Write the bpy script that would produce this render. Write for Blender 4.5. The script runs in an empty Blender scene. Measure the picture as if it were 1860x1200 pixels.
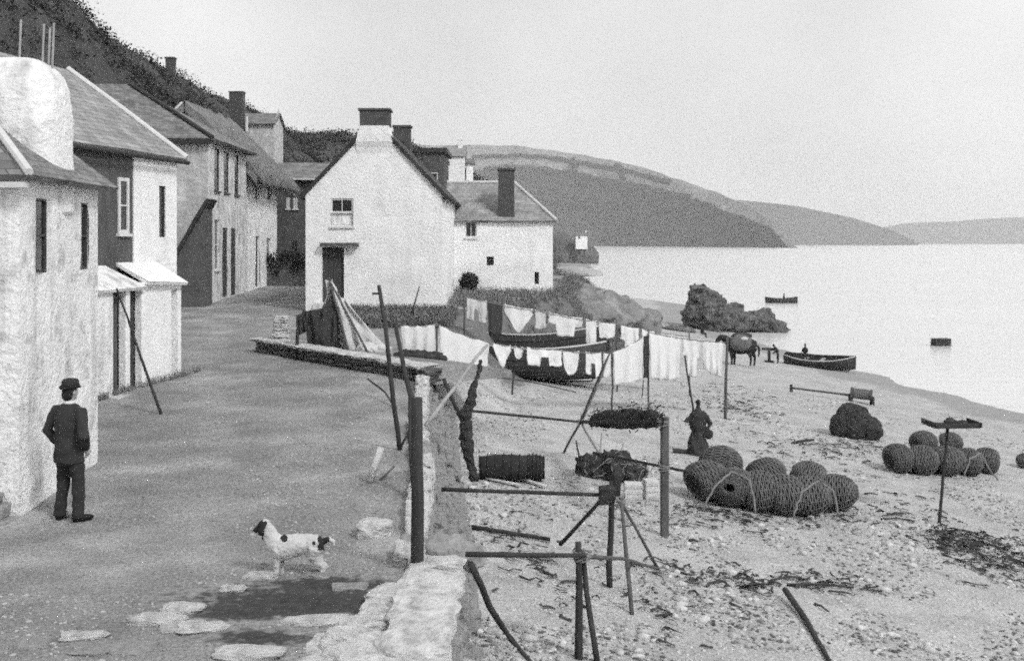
import bpy, bmesh, math, random
from mathutils import Vector, Matrix, noise
R = math.radians
random.seed(7)
sc = bpy.context.scene
C = sc.collection
# ------------------------------------------------------------------ camera
F = 2100.0           # focal length in photograph pixels (1860 wide)
CZ = 3.5             # camera height above the street
HY = 440.0           # row of the horizon
cam = bpy.data.cameras.new('camera'); cam_o = bpy.data.objects.new('camera', cam); C.objects.link(cam_o)
cam.sensor_width = 36.0; cam.sensor_fit = 'HORIZONTAL'; cam.lens = 36.0 * F / 1860.0
cam.shift_y = -(600 - HY) / 1860.0
cam.clip_start = 0.1; cam.clip_end = 60000
cam_o.location = (0, 0, CZ); cam_o.rotation_euler = (R(90), 0, 0)
sc.camera = cam_o
# ------------------------------------------------------------------ sky and sun (bright overcast, black-and-white photograph)
SUN_EL, SUN_AZ = 42.0, 138.0      # azimuth clockwise from +Y: behind the camera, to the right
w = bpy.data.worlds.new('World'); sc.world = w; w.use_nodes = True
nt = w.node_tree; nt.nodes.clear()
sky = nt.nodes.new('ShaderNodeTexSky'); sky.sky_type = 'NISHITA'; sky.sun_disc = False
sky.sun_elevation = R(SUN_EL); sky.sun_rotation = R(SUN_AZ); sky.dust_density = 4.0
bw = nt.nodes.new('ShaderNodeRGBToBW'); nt.links.new(sky.outputs[0], bw.inputs[0])
mx = nt.nodes.new('ShaderNodeMix'); mx.data_type = 'FLOAT'; mx.inputs[0].default_value = 0.88
tc = nt.nodes.new('ShaderNodeTexCoord'); cl = nt.nodes.new('ShaderNodeTexNoise')
cl.inputs['Scale'].default_value = 3.2; cl.inputs['Detail'].default_value = 5
nt.links.new(tc.outputs['Generated'], cl.inputs['Vector'])
cr = nt.nodes.new('ShaderNodeMapRange')          # faint cloud in the overcast
cr.inputs[1].default_value = 0.3; cr.inputs[2].default_value = 0.7; cr.inputs[3].default_value = 5.4; cr.inputs[4].default_value = 7.9
nt.links.new(cl.outputs[0], cr.inputs[0])
nt.links.new(bw.outputs[0], mx.inputs[2]); nt.links.new(cr.outputs[0], mx.inputs[3])
bg = nt.nodes.new('ShaderNodeBackground'); bg.inputs[1].default_value = 0.1
nt.links.new(mx.outputs[0], bg.inputs[0])
wo = nt.nodes.new('ShaderNodeOutputWorld'); nt.links.new(bg.outputs[0], wo.inputs[0])
sl = bpy.data.lights.new('sun', 'SUN'); sl.energy = 1.5; sl.angle = R(11); sl.color = (1, 1, 1)
so = bpy.data.objects.new('sun', sl); C.objects.link(so)
so.rotation_euler = (R(90 - SUN_EL), 0, R(180 - SUN_AZ)); so.location = (20, -20, 30)
sc.view_settings.view_transform = 'Standard'; sc.view_settings.look = 'None'
sc.view_settings.exposure = 0.36; sc.view_settings.gamma = 1.0; sc.view_settings.use_curve_mapping = False
sc.render.engine = 'CYCLES'; sc.cycles.use_denoising = False
sc.cycles.filter_width = 1.9; sc.cycles.use_adaptive_sampling = True; sc.cycles.adaptive_threshold = .25; sc.cycles.adaptive_min_samples = 8; sc.cycles.max_bounces = 6; sc.cycles.volume_bounces = 1

# ------------------------------------------------------------------ pixel / terrain helpers
def tab(t, y):
    if y <= t[0][0]: return t[0][1]
    for (a, va), (b, vb) in zip(t, t[1:]):
        if y <= b: return va + (vb - va) * (y - a) / (b - a)
    return t[-1][1]
def sstep(t):
    t = max(0.0, min(1.0, t)); return t * t * (3 - 2 * t)
def W(px, py, Y):                                   # point seen at a pixel, Y metres away
    return Vector(((px - 930) / F * Y, Y, CZ - (py - HY) / F * Y))
SEA = -4.0
ST = [(0, 0), (14, 0), (17.6, .12), (24, .28), (29, .4), (36, .62), (42, 1.0), (48, 1.2), (60, 1.4), (75, 1.8), (140, 5)]
XB = [(0, -.62), (12.55, -.66), (12.7, -1.1), (16.6, -1.25), (20, -1.6), (27.5, -2.1), (32, -2.4), (38, -2.2), (43, -1.6), (47, .2), (50, 1.6), (58, 2.4), (66, 3.2), (71, 1), (78, -5), (95, -9), (140, 0)]
XL = [(0, -1), (40, -1), (60, -4), (100, -8), (140, -4)]
WD = [(0, .2), (27.5, .2), (31, 2.5), (40, 2.6), (45, 2.6), (57, 4.2), (66, 5.2), (140, 8)]
def h_street(x, y):
    return tab(ST, y) + .03 * noise.noise(Vector((x * .7, y * .7, 3))) + .012 * noise.noise(Vector((x * 3, y * 3, 5)))
def h_beach0(x, y):
    z = -1 - .12 * max(-1.5, x - tab(XL, y))
    return z + .10 * noise.noise(Vector((x * .22, y * .22, 1))) + .03 * noise.noise(Vector((x * 1.1, y * 1.1, 2)))
def h(x, y):
    u = x - tab(XB, y)
    if u <= 0: return h_street(x, y)
    t = sstep(u / tab(WD, y))
    return h_street(x, y) * (1 - t) + h_beach0(x, y) * t + (.25 * noise.noise(Vector((x * .6, y * .6, 9))) * t * (1 - t) * 4 if y > 29 else 0)
def G(px, py, lift=0.0):                            # where the ray through a pixel meets the ground
    d = Vector(((px - 930) / F, 1, -(py - HY) / F)); y = 5.0
    step = .5
    while y < 170:
        p = Vector((d.x * y, y, CZ + d.z * y))
        if p.z <= max(h(p.x, p.y), SEA):
            if step < .02: break
            y -= step; step *= .25
        y += step
    p.z = max(h(p.x, p.y), SEA) + lift
    return p

# ------------------------------------------------------------------ mesh builder
class MB:
    def __init__(s): s.v = []; s.f = []; s.uv = {}
    def add(s, vs, fs):
        o = len(s.v); s.v += [Vector(v) for v in vs]; s.f += [tuple(i + o for i in f) for f in fs]; return o
    def quad(s, a, b, c, d, uv=None):
        s.add([a, b, c, d], [(0, 1, 2, 3)])
        if uv: s.uv[len(s.f) - 1] = uv
    def box(s, c, sx, sy, sz, rz=0, M=None, jit=0):
        c = Vector(c); m = M or Matrix.Rotation(rz, 3, 'Z')
        vs = [c + m @ Vector((x * sx / 2 + random.uniform(-jit, jit), y * sy / 2 + random.uniform(-jit, jit), z * sz / 2 + random.uniform(-jit, jit))) for x in (-1, 1) for y in (-1, 1) for z in (-1, 1)]
        s.add(vs, [(0, 1, 3, 2), (4, 6, 7, 5), (0, 4, 5, 1), (2, 3, 7, 6), (0, 2, 6, 4), (1, 5, 7, 3)]); return s
    def frame_box(s, o, u, v, n, a, b):             # box in a local frame from corner a to corner b (each (u,v,n))
        vs = [o + u * (a[0], b[0])[i] + v * (a[1], b[1])[j] + n * (a[2], b[2])[k] for i in (0, 1) for j in (0, 1) for k in (0, 1)]
        s.add(vs, [(0, 1, 3, 2), (4, 6, 7, 5), (0, 4, 5, 1), (2, 3, 7, 6), (0, 2, 6, 4), (1, 5, 7, 3)]); return s
    def rings(s, rs, cap=True):
        n = len(rs[0]); o = len(s.v)
        for r in rs: s.v += [Vector(p) for p in r]
        for i in range(len(rs) - 1):
            for j in range(n):
                a, b = o + i * n + j, o + i * n + (j + 1) % n
                s.f.append((a, b, b + n, a + n))
        if cap:
            s.f.append(tuple(o + j for j in reversed(range(n)))); e = o + (len(rs) - 1) * n
            s.f.append(tuple(e + j for j in range(n)))
        return s
    def tube(s, pts, rad, n=8, cap=True, wob=0.0):
        pts = [Vector(p) for p in pts]
        if not isinstance(rad, (list, tuple)): rad = [rad] * len(pts)
        t0 = (pts[-1] - pts[0]).normalized() if (pts[-1] - pts[0]).length > 1e-6 else Vector((0, 0, 1))
        ref = Vector((0, 0, 1)) if abs(t0.z) < .9 else Vector((0, 1, 0)); rs = []
        for i, p in enumerate(pts):
            t = (pts[min(i + 1, len(pts) - 1)] - pts[max(i - 1, 0)]).normalized()
            a = t.cross(ref).normalized(); b = a.cross(t)
            rs.append([p + (a * math.cos(2 * math.pi * j / n) + b * math.sin(2 * math.pi * j / n)) * rad[i] * (1 + random.uniform(-wob, wob)) for j in range(n)])
        return s.rings(rs, cap)
    def ell(s, c, rx, ry, rz, M=None, nu=14, nv=10):  # ellipsoid
        c = Vector(c); m = M or Matrix.Identity(3); rs = []
        for i in range(nv + 1):
            th = .06 + (math.pi - .12) * i / nv
            rs.append([c + m @ Vector((rx * math.sin(th) * math.cos(2 * math.pi * j / nu), ry * math.sin(th) * math.sin(2 * math.pi * j / nu), -rz * math.cos(th))) for j in range(nu)])
        return s.rings(rs)
    def lump(s, c, rx, ry, rz, seed=0, amp=.25, fr=1.2, sub=3, rot=0):
        bm = bmesh.new(); bmesh.ops.create_icosphere(bm, subdivisions=sub, radius=1)
        c = Vector(c); m = Matrix.Rotation(rot, 3, 'Z'); vs = []
        for v in bm.verts:
            d = v.co.normalized(); k = 1 + amp * noise.noise(d * fr + Vector((seed * 7.3, seed * 3.1, seed))) + amp * .5 * noise.noise(d * fr * 2.7 + Vector((seed, 5, seed * 2)))
            if amp > .1: k += amp * .35 * abs(noise.noise(d * fr * 5 + Vector((seed, 1, 1))))
            vs.append(c + m @ Vector((d.x * rx * k, d.y * ry * k, d.z * rz * k)))
        s.add(vs, [[v.index for v in f.verts] for f in bm.faces]); bm.free(); return s
    def mesh(s, name, off=Vector()):
        me = bpy.data.meshes.new(name); me.from_pydata([v - off for v in s.v], [], s.f)
        if s.uv:
            l = me.uv_layers.new(name='UVMap')
            for i, p in enumerate(me.polygons):
                if i in s.uv:
                    for k, li in enumerate(p.loop_indices): l.data[li].uv = s.uv[i][k]
        bm = bmesh.new(); bm.from_mesh(me); bmesh.ops.recalc_face_normals(bm, faces=bm.faces); bm.to_mesh(me); bm.free()
        return me
    def build(s, name, m, parent=None, smooth=False, bevel=0, wn=True):
        root = parent
        while root is not None and root.parent: root = root.parent
        off = Vector(root.location) if root else (ORIGIN[0] if ORIGIN else Vector())
        o = bpy.data.objects.new(name, s.mesh(name, off)); C.objects.link(o)
        if parent: o.parent = parent
        else: o.location = off
        o.data.materials.append(m)
        if smooth: o.data.polygons.foreach_set('use_smooth', [True] * len(o.data.polygons))
        if bevel:
            b = o.modifiers.new('bevel', 'BEVEL'); b.width = bevel; b.segments = 2; b.limit_method = 'ANGLE'
        return o
ORIGIN = []
def at(o):                                       # meshes of one-piece things get their origin at the base
    ORIGIN[:] = [Vector(o)] if o is not None else []
def tag(o, label, cat, group=None, kind=None):
    o['label'] = label; o['category'] = cat
    if group: o['group'] = group
    if kind: o['kind'] = kind
    return o
def struct(o, label=None, kind='structure'):
    o['kind'] = kind
    if label: o['label'] = label
    return o
def thing(name, label, cat, loc, group=None):
    o = bpy.data.objects.new(name, None); C.objects.link(o); o.location = loc; o.empty_display_size = .2
    return tag(o, label, cat, group)
def fuse(o, voxel, smooth=4):                    # melt overlapping closed pieces into one continuous surface
    m = o.modifiers.new('r', 'REMESH'); m.mode = 'VOXEL'; m.voxel_size = voxel
    k = o.modifiers.new('s', 'SMOOTH'); k.iterations = smooth; k.factor = .5
    bpy.context.view_layer.update()
    me = bpy.data.meshes.new_from_object(o.evaluated_get(bpy.context.evaluated_depsgraph_get()))
    mats = [x for x in o.data.materials]; o.modifiers.clear(); o.data = me
    if not me.materials:
        for x in mats: me.materials.append(x)
    me.polygons.foreach_set('use_smooth', [True] * len(me.polygons)); return o

def displace(o, fn):                             # push vertices along their normals, fn(co) in metres
    me = o.data; n = len(me.vertices); co = [0.0] * (3 * n); no = [0.0] * (3 * n)
    me.vertices.foreach_get('co', co); me.vertex_normals.foreach_get('vector', no)
    for i in range(0, 3 * n, 3):
        d = fn(Vector(co[i:i + 3])); co[i] += no[i] * d; co[i + 1] += no[i + 1] * d; co[i + 2] += no[i + 2] * d
    me.vertices.foreach_set('co', co); me.update()

# ------------------------------------------------------------------ materials (all greys: the photograph has no colour)
MATS = {}
def mat(name, v, var=.25, sc_=3.0, rough=.9, bump=.3, bsc=20.0, fine=.15, fsc=60., dist=.02, stretch=(1, 1, 1), patch=None, spec=.2, streak=None):
    if name in MATS: return MATS[name]
    m = bpy.data.materials.new(name); m.use_nodes = True; n = m.node_tree; N = n.nodes; L = n.links
    b = N['Principled BSDF']; b.inputs['Roughness'].default_value = rough; b.inputs['Specular IOR Level'].default_value = spec
    t = N.new('ShaderNodeTexCoord'); mp = N.new('ShaderNodeMapping'); mp.inputs['Scale'].default_value = stretch
    L.new(t.outputs['Object'], mp.inputs[0])
    def nz(scale, det=6, ro=.6):
        q = N.new('ShaderNodeTexNoise'); q.inputs['Scale'].default_value = scale; q.inputs['Detail'].default_value = det; q.inputs['Roughness'].default_value = ro
        L.new(mp.outputs[0], q.inputs['Vector']); return q.outputs[0]
    def mr(src, a, c, lo=.25, hi=.75):
        q = N.new('ShaderNodeMapRange'); q.inputs[1].default_value = lo; q.inputs[2].default_value = hi; q.inputs[3].default_value = a; q.inputs[4].default_value = c
        L.new(src, q.inputs[0]); return q.outputs[0]
    def mul(a, c):
        q = N.new('ShaderNodeMath'); q.operation = 'MULTIPLY'; L.new(a, q.inputs[0])
        if isinstance(c, float): q.inputs[1].default_value = c
        else: L.new(c, q.inputs[1])
        return q.outputs[0]
    col = mul(mr(nz(sc_), 1 - var, 1 + var), v)
    col = mul(col, mr(nz(fsc, 2, .7), 1 - fine, 1 + fine))
    if patch:                                    # (scale, low, high, factor): worn or dirty patches with a shape of their own
        q = nz(patch[0], 5); col = mul(col, mr(q, 1.0, patch[3], patch[1], patch[2]))
    if streak:                                   # vertical rain streaks
        mp2 = N.new('ShaderNodeMapping'); mp2.inputs['Scale'].default_value = (streak[0], streak[0], streak[0] * .12); L.new(t.outputs['Object'], mp2.inputs[0])
        q = N.new('ShaderNodeTexNoise'); q.inputs['Scale'].default_value = 1.0; q.inputs['Detail'].default_value = 4; L.new(mp2.outputs[0], q.inputs['Vector'])
        col = mul(col, mr(q.outputs[0], 1.0, streak[1], .5, .72))
    L.new(col, b.inputs['Base Color'])
    if bump:
        bp = N.new('ShaderNodeBump'); bp.inputs['Strength'].default_value = bump; bp.inputs['Distance'].default_value = dist
        L.new(nz(bsc, 4), bp.inputs['Height']); L.new(bp.outputs[0], b.inputs['Normal'])
    m['col'] = 1; MATS[name] = m; return m
def slate(name, v, sx=3.2, sy=5.0, var=.3):
    m = bpy.data.materials.new(name); m.use_nodes = True; n = m.node_tree; N = n.nodes; L = n.links
    b = N['Principled BSDF']; b.inputs['Roughness'].default_value = .75; b.inputs['Specular IOR Level'].default_value = .3
    t = N.new('ShaderNodeTexCoord'); br = N.new('ShaderNodeTexBrick'); br.inputs['Scale'].default_value = 1
    br.inputs['Brick Width'].default_value = 1 / sx; br.inputs['Row Height'].default_value = 1 / sy; br.inputs['Mortar Size'].default_value = .012
    br.inputs['Color1'].default_value = (v * (1 - var),) * 3 + (1,); br.inputs['Color2'].default_value = (v * (1 + var),) * 3 + (1,); br.inputs['Mortar'].default_value = (v * .45,) * 3 + (1,)
    q = N.new('ShaderNodeTexNoise'); q.inputs['Scale'].default_value = 1.6; q.inputs['Detail'].default_value = 8; q.inputs['Roughness'].default_value = .7; L.new(t.outputs['Object'], q.inputs['Vector'])
    ad = N.new('ShaderNodeMixRGB'); ad.blend_type = 'ADD'; ad.inputs[0].default_value = .12; L.new(t.outputs['UV'], ad.inputs[1]); L.new(q.outputs[0], ad.inputs[2])
    L.new(ad.outputs[0], br.inputs['Vector'])
    r = N.new('ShaderNodeMapRange'); r.inputs[1].default_value = .3; r.inputs[2].default_value = .7; r.inputs[3].default_value = .65; r.inputs[4].default_value = 1.4; L.new(q.outputs[0], r.inputs[0])
    mm = N.new('ShaderNodeMixRGB'); mm.blend_type = 'MULTIPLY'; mm.inputs[0].default_value = 1; L.new(br.outputs[0], mm.inputs[1]); L.new(r.outputs[0], mm.inputs[2]); L.new(mm.outputs[0], b.inputs['Base Color'])
    bp = N.new('ShaderNodeBump'); bp.inputs['Strength'].default_value = .5; bp.inputs['Distance'].default_value = .02; L.new(br.outputs[0], bp.inputs['Height']); L.new(bp.outputs[0], b.inputs['Normal'])
    return m
M_white = mat('limewash', .84, .12, 1.3, .92, .9, 11, .12, 40, .05, patch=(2.6, .52, .68, .60), streak=(3.5, .74))
M_white2 = mat('limewash_clean', .85, .08, 1.5, .92, .8, 11, .10, 40, .04, patch=(2.2, .55, .75, .86), streak=(2.6, .93))
M_cream = mat('limewash_grey', .74, .18, 1.2, .92, .5, 10, .10, 50, .03, patch=(2.2, .5, .7, .6), streak=(4, .7))
M_greyw = mat('stone_wall_grey', .48, .25, 2.2, .95, .8, 7, .2, 40, .05, patch=(2.4, .5, .7, 1.5))
M_darkw = mat('slate_hung_wall', .10, .25, 2.0, .8, .6, 12, .2, 50, .03, streak=(5, .7))
M_dark2 = mat('dark_rubble', .11, .3, 2.0, .95, .8, 8, .25, 40, .05)
M_brick = mat('dark_brick', .085, .3, 5, .9, .8, 14, .25, 50, .03)
M_slate = slate('slate_roof', .20); M_slatel = slate('pale_slate_roof', .29, var=.18); M_slated = slate('dark_slate_roof', .055)
M_lime = mat('mortar_coping', .62, .12, 5, .9, .4, 20)
M_thatch = mat('thatch', .24, .35, 3, 1, 1.0, 30, .3, 80, .06, (1, 1, .35))
M_glass = mat('window_glass', .025, .2, 2, .12, 0, spec=.5)
M_dooro = mat('door_dark_paint', .06, .2, 6, .6, .2, 20)
M_frame = mat('white_window_paint', .68, .08, 8, .6, .15, 30)
M_wood = mat('tarred_timber', .045, .4, 6, .8, .7, 18, .3, 60, .015, (1, 1, .25))
M_wood2 = mat('weathered_timber', .10, .35, 6, .9, .7, 18, .3, 60, .012, (1, 1, .25))
M_wood3 = mat('bleached_timber', .34, .25, 6, .9, .6, 18, .25, 60, .012, (1, 1, .25))
M_hull = mat('tarred_hull', .05, .35, 3, .65, .4, 22, .2, 40, .01, spec=.35)
M_hulll = mat('pale_boat_paint', .55, .15, 4, .6, .2, 20)
M_cloth = mat('white_linen', .72, .04, 3, .95, .25, 40, .03, 120, .004)
M_cloth2 = mat('grey_linen', .55, .12, 3, .95, .25, 40)
M_clothd = mat('dark_wool', .055, .2, 6, 1, .3, 60, .2, 120, .004)
M_net = mat('dark_net', .06, .5, 9, 1, 1.0, 45, .5, 90, .04)
M_canvas = mat('pale_canvas', .60, .15, 3, .95, .4, 18, .1, 60, .02, patch=(3, .5, .7, .7))
M_rope = mat('hemp_rope', .22, .3, 20, 1, .4, 80)
M_roped = mat('tarred_rope', .05, .3, 20, 1, .4, 80)
M_wick = mat('wicker', .15, .45, 8, .9, .6, 40, .35, 90, .01)
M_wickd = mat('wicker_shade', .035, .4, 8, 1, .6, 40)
M_stone = mat('pale_stone', .60, .22, 2.5, .92, 1.0, 12, .2, 50, .04, patch=(4, .48, .68, .6))
M_stone2 = mat('grey_stone', .30, .25, 3, .92, .8, 12, .2, 60, .03, patch=(4, .5, .7, .7))
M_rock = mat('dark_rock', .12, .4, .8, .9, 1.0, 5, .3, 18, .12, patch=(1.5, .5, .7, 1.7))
M_weed = mat('seaweed', .05, .4, 9, .8, .6, 30)
M_skin = mat('skin', .35, .1, 8, .6, .1, 40)
M_coat = mat('dark_coat', .042, .2, 5, 1, .4, 70, .2, 140, .004)
M_trous = mat('dark_trousers', .036, .2, 5, 1, .4, 70, .2, 140, .004)
M_boot = mat('boot_leather', .012, .2, 8, .5, .2, 40)
M_hat = mat('felt_hat', .034, .15, 8, 1, .2, 80)
M_bush = mat('bush_leaves', .045, .5, 4, .9, .2, 30)
M_hair = mat('hair', .02, .2, 30, .8, .2, 60)
exec_sections = []
# ================================================================== THE SETTING
def blend_attr(m, attr, v, var=.3, scale=6.0):   # a second ground colour where the vertex attribute says so
    n = m.node_tree; N = n.nodes; L = n.links; b = N['Principled BSDF']; src = b.inputs['Base Color'].links[0].from_socket
    a = N.new('ShaderNodeAttribute'); a.attribute_name = attr
    q = N.new('ShaderNodeTexNoise'); q.inputs['Scale'].default_value = scale; q.inputs['Detail'].default_value = 8; q.inputs['Roughness'].default_value = .7
    t = N.new('ShaderNodeTexCoord'); L.new(t.outputs['Object'], q.inputs['Vector'])
    r = N.new('ShaderNodeMapRange'); r.inputs[1].default_value = .3; r.inputs[2].default_value = .7; r.inputs[3].default_value = v * (1 - var); r.inputs[4].default_value = v * (1 + var); L.new(q.outputs[0], r.inputs[0])
    ad = N.new('ShaderNodeMath'); ad.operation = 'ADD'; L.new(a.outputs['Fac'], ad.inputs[0])      # ragged edge
    r2 = N.new('ShaderNodeMapRange'); r2.inputs[1].default_value = .3; r2.inputs[2].default_value = .7; r2.inputs[3].default_value = -.35; r2.inputs[4].default_value = .35; L.new(q.outputs[0], r2.inputs[0]); L.new(r2.outputs[0], ad.inputs[1])
    r3 = N.new('ShaderNodeMapRange'); r3.inputs[1].default_value = .35; r3.inputs[2].default_value = .65; L.new(ad.outputs[0], r3.inputs[0])
    mxn = N.new('ShaderNodeMixRGB'); L.new(r3.outputs[0], mxn.inputs[0]); L.new(src, mxn.inputs[1]); L.new(r.outputs[0], mxn.inputs[2]); L.new(mxn.outputs[0], b.inputs['Base Color'])
    return m
M_street = mat('trodden_earth', .26, .34, .9, .95, 1.0, 14, .5, 28, .05, patch=(.5, .48, .66, 1.4), spec=.1)
M_beach = mat('shingle', .47, .24, 1.1, .95, 1.0, 18, .5, 26, .04, patch=(2.2, .5, .72, .62), spec=.15)
blend_attr(M_street, 'bank', .15); blend_attr(M_street, 'wet', .065, .5, 7.0); blend_attr(M_beach, 'bank', .17); blend_attr(M_beach, 'wet', .33, .15, 1.5)
def wetness(px, py):
    return max(1.0 - .55 * math.hypot((px - cx) / rx, (py - cy) / ry) for cx, cy, rx, ry in ((545, 1094, 225, 34), (600, 1062, 130, 15), (440, 1112, 110, 16), (475, 1158, 95, 15)))
def sheet(name, m, us, side):
    ys = []; y = 4.5
    while y < 140: ys.append(y); y += max(.16, y * .012) if (y > 14 or side > 0) else .07
    ys += [140.0]
    v = []; bank = []; wet = []
    for y in ys:
        for u in us:
            x = tab(XB, y) + u
            z = h_street(x, y) if side < 0 else (h(x, y) if u > 1e-6 else (h_street(x, y) if y > 27.8 else h_beach0(x, y)))
            v.append((x, y, z))
            k = 0.0
            if side > 0 and y > 31:
                k = 1 - sstep((u - tab(WD, y) * .75) / 1.5)
                k *= sstep((y - 33) / 6) * (1 - .0)
            if side < 0 and 36 < y < 43 and x > -6.2: k = sstep((y - 36.5) / 2.0) * sstep((x + 6.4) / 1.0)
            bank.append(k)
            wv = 0.0
            if side < 0 and 9 < y < 13:           # wet muddy hollow that crosses the street below the dog
                px, py = 930 + x / y * F, HY + (CZ - z) / y * F
                wv = wetness(px, py)
            if side > 0 and y > 30: wv = 1.3 * sstep((-3.35 - z) / .45)      # wet sand along the tide line
            wet.append(max(0.0, min(1.0, wv)))
    n = len(us); f = [(i * n + j, i * n + j + 1, (i + 1) * n + j + 1, (i + 1) * n + j) for i in range(len(ys) - 1) for j in range(n - 1)]
    me = bpy.data.meshes.new(name); me.from_pydata(v, [], f); me.materials.append(m)
    a = me.attributes.new('bank', 'FLOAT', 'POINT'); a.data.foreach_set('value', bank)
    a = me.attributes.new('wet', 'FLOAT', 'POINT'); a.data.foreach_set('value', wet)
    me.polygons.foreach_set('use_smooth', [True] * len(f))
    o = bpy.data.objects.new(name, me); C.objects.link(o); return struct(o)
us = [0.0]
while us[-1] > -22: us.append(us[-1] - max(.09, -us[-1] * .035))
sheet('street', M_street, us[::-1], -1)
us = [0.0]
while us[-1] < 60: us.append(us[-1] + max(.18, us[-1] * .035))
sheet('beach', M_beach, us, 1)
# sea
M_sea = mat('sea_water', .70, .05, .02, .22, .35, .35, .02, 2, .25, (1, 2.2, 1), spec=.5)
sb = MB(); sb.quad((-3500, 20, SEA), (5500, 20, SEA), (5500, 6900, SEA), (-3500, 6900, SEA)); struct(sb.build('sea', M_sea))

# hills: rows from the foot to the ridge and over it; foot and ridge as functions of the picture column
M_hill = mat('hill_turf', .075, .35, .05, 1, .8, .4, .25, 1.2, .6, patch=(.1, .5, .7, 1.5), spec=.05)
M_head = mat('headland_turf', .31, .30, .010, 1, .5, .05, .35, .09, 3, patch=(.015, .5, .7, .7), spec=.05)
M_head2 = mat('far_headland', .10, .2, .006, 1, .4, .03, .1, .1, 3, spec=.05)
def hill(name, m, cols, rows, foot, ridge, back, amp, fr, prof=lambda t: t):
    v = []
    for c in range(cols + 1):
        s = c / cols; a = Vector(foot(s)); b = Vector(ridge(s)); k = Vector(back(s))
        for r in range(rows + 7):
            if r <= rows:
                t = r / rows; p = a.lerp(b, t); p.z = a.z + (b.z - a.z) * prof(t); e = min(1, t * 5) * (1 if t < .95 else .4)
            else:
                t = (r - rows) / 6; p = b.lerp(k, t); e = .4
            p.z += amp * e * (noise.noise(p * fr) + .5 * noise.noise(p * fr * 2.3) + .3 * abs(noise.noise(p * fr * 6)))
            v.append(p)
    n = rows + 7; f = [(i * n + j, (i + 1) * n + j, (i + 1) * n + j + 1, i * n + j + 1) for i in range(cols) for j in range(n - 1)]
    me = bpy.data.meshes.new(name); me.from_pydata(v, [], f); me.materials.append(m); me.polygons.foreach_set('use_smooth', [True] * len(f))
    o = bpy.data.objects.new(name, me); C.objects.link(o); return struct(o)
# steep hillside behind the left-hand houses: runs along the street at x = -32
RZ = [(20, 23), (76, 22.2), (84, 20.6), (90, 19.9), (100, 19.4), (120, 19.3), (150, 20.2), (158, 19.6), (166, 18.0), (176, 13), (190, 6)]
def hz(y): return tab(RZ, y)
hill('hillside', M_hill, 150, 40, lambda s: (-17, 22 + s * 168, 1.0), lambda s: (-32, 22 + s * 168, hz(22 + s * 168)), lambda s: (-75, 22 + s * 168, hz(22 + s * 168) - 12), 1.1, .16, lambda t: t ** .8)
# rising ground behind the village, out to the ridge line
RB = [(430, 246), (520, 246), (590, 248), (650, 252), (740, 262), (790, 285), (860, 326), (930, 372), (985, 428), (1010, 447)]
def hb_px(s): return 430 + s * 580
def hb_ridge(s):
    px = hb_px(s); Y = tab([(430, 420), (740, 420), (860, 300), (1010, 240)], px); return W(px, tab(RB, px), Y)
hill('hillside', M_hill, 110, 34, lambda s: (tab([(0, -30), (.5, -14), (.8, -5), (1, 8)], s), tab([(0, 120), (.5, 72), (.8, 72), (1, 200)], s), tab([(0, 1), (.8, .8), (1, -5)], s)), hb_ridge, lambda s: hb_ridge(s) + Vector((0, 300, -45)), 1.6, .045, lambda t: t ** .72)
# three headlands across the bay, each farther than the last
R1 = [(700, 300), (760, 264), (850, 263), (930, 264), (1000, 273), (1100, 289), (1200, 314), (1280, 344), (1350, 366), (1395, 397), (1425, 427), (1452, 451)]
def y1(px): return tab([(700, 2600), (1100, 2150), (1300, 1800), (1452, 1500)], px)
def r1(s):
    px = 700 + s * 752; return W(px, tab(R1, px), y1(px) + 260 * (1 - s) + 20)
def f1(s):
    px = 700 + s * 752; p = W(px, 440, y1(px)); p.z = SEA - 2; return p
def headprof(t): return (t / .45) * .55 if t < .45 else .55 + .45 * ((t - .45) / .55)
def clamp_ridge(r, f):
    def g(s):
        p = r(s); p.z = max(p.z, SEA - 1); return p
    return g
head1 = hill('headland', M_head, 170, 46, f1, clamp_ridge(r1, f1), lambda s: r1(s) + Vector((30, 500, -120)), 11, .008, headprof)
R2 = [(1300, 360), (1380, 366), (1450, 374), (1550, 396), (1620, 419), (1650, 432), (1668, 443)]
hill('headland', M_head2, 90, 16, lambda s: Vector(((1300 + s * 368 - 930) / F * 3000, 3000, SEA - 2)), lambda s: W(1300 + s * 368, tab(R2, 1300 + s * 368), 3250 - 230 * s), lambda s: W(1300 + s * 368, 450, 3700), 6, .004, headprof)
R3 = [(1560, 420), (1640, 407), (1740, 401), (1860, 394), (1980, 392), (2150, 400)]
hill('headland', M_head2, 90, 14, lambda s: Vector(((1560 + s * 590 - 930) / F * 5000, 5000, SEA - 2)), lambda s: W(1560 + s * 590, tab(R3, 1560 + s * 590), 5400), lambda s: W(1560 + s * 590, 450, 5900), 8, .003, headprof)
struct(bpy.data.objects['headland'], 'near dark headland with hedged fields sloping to the sea')
struct(bpy.data.objects['headland.001'], 'paler second headland beyond the near one')
struct(bpy.data.objects['headland.002'], 'faintest low headland at the right of the horizon')
struct(bpy.data.objects['hillside'], 'steep dark bushy hillside above the left houses')
struct(bpy.data.objects['hillside.001'], 'dark ground rising behind the white cottages')
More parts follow.
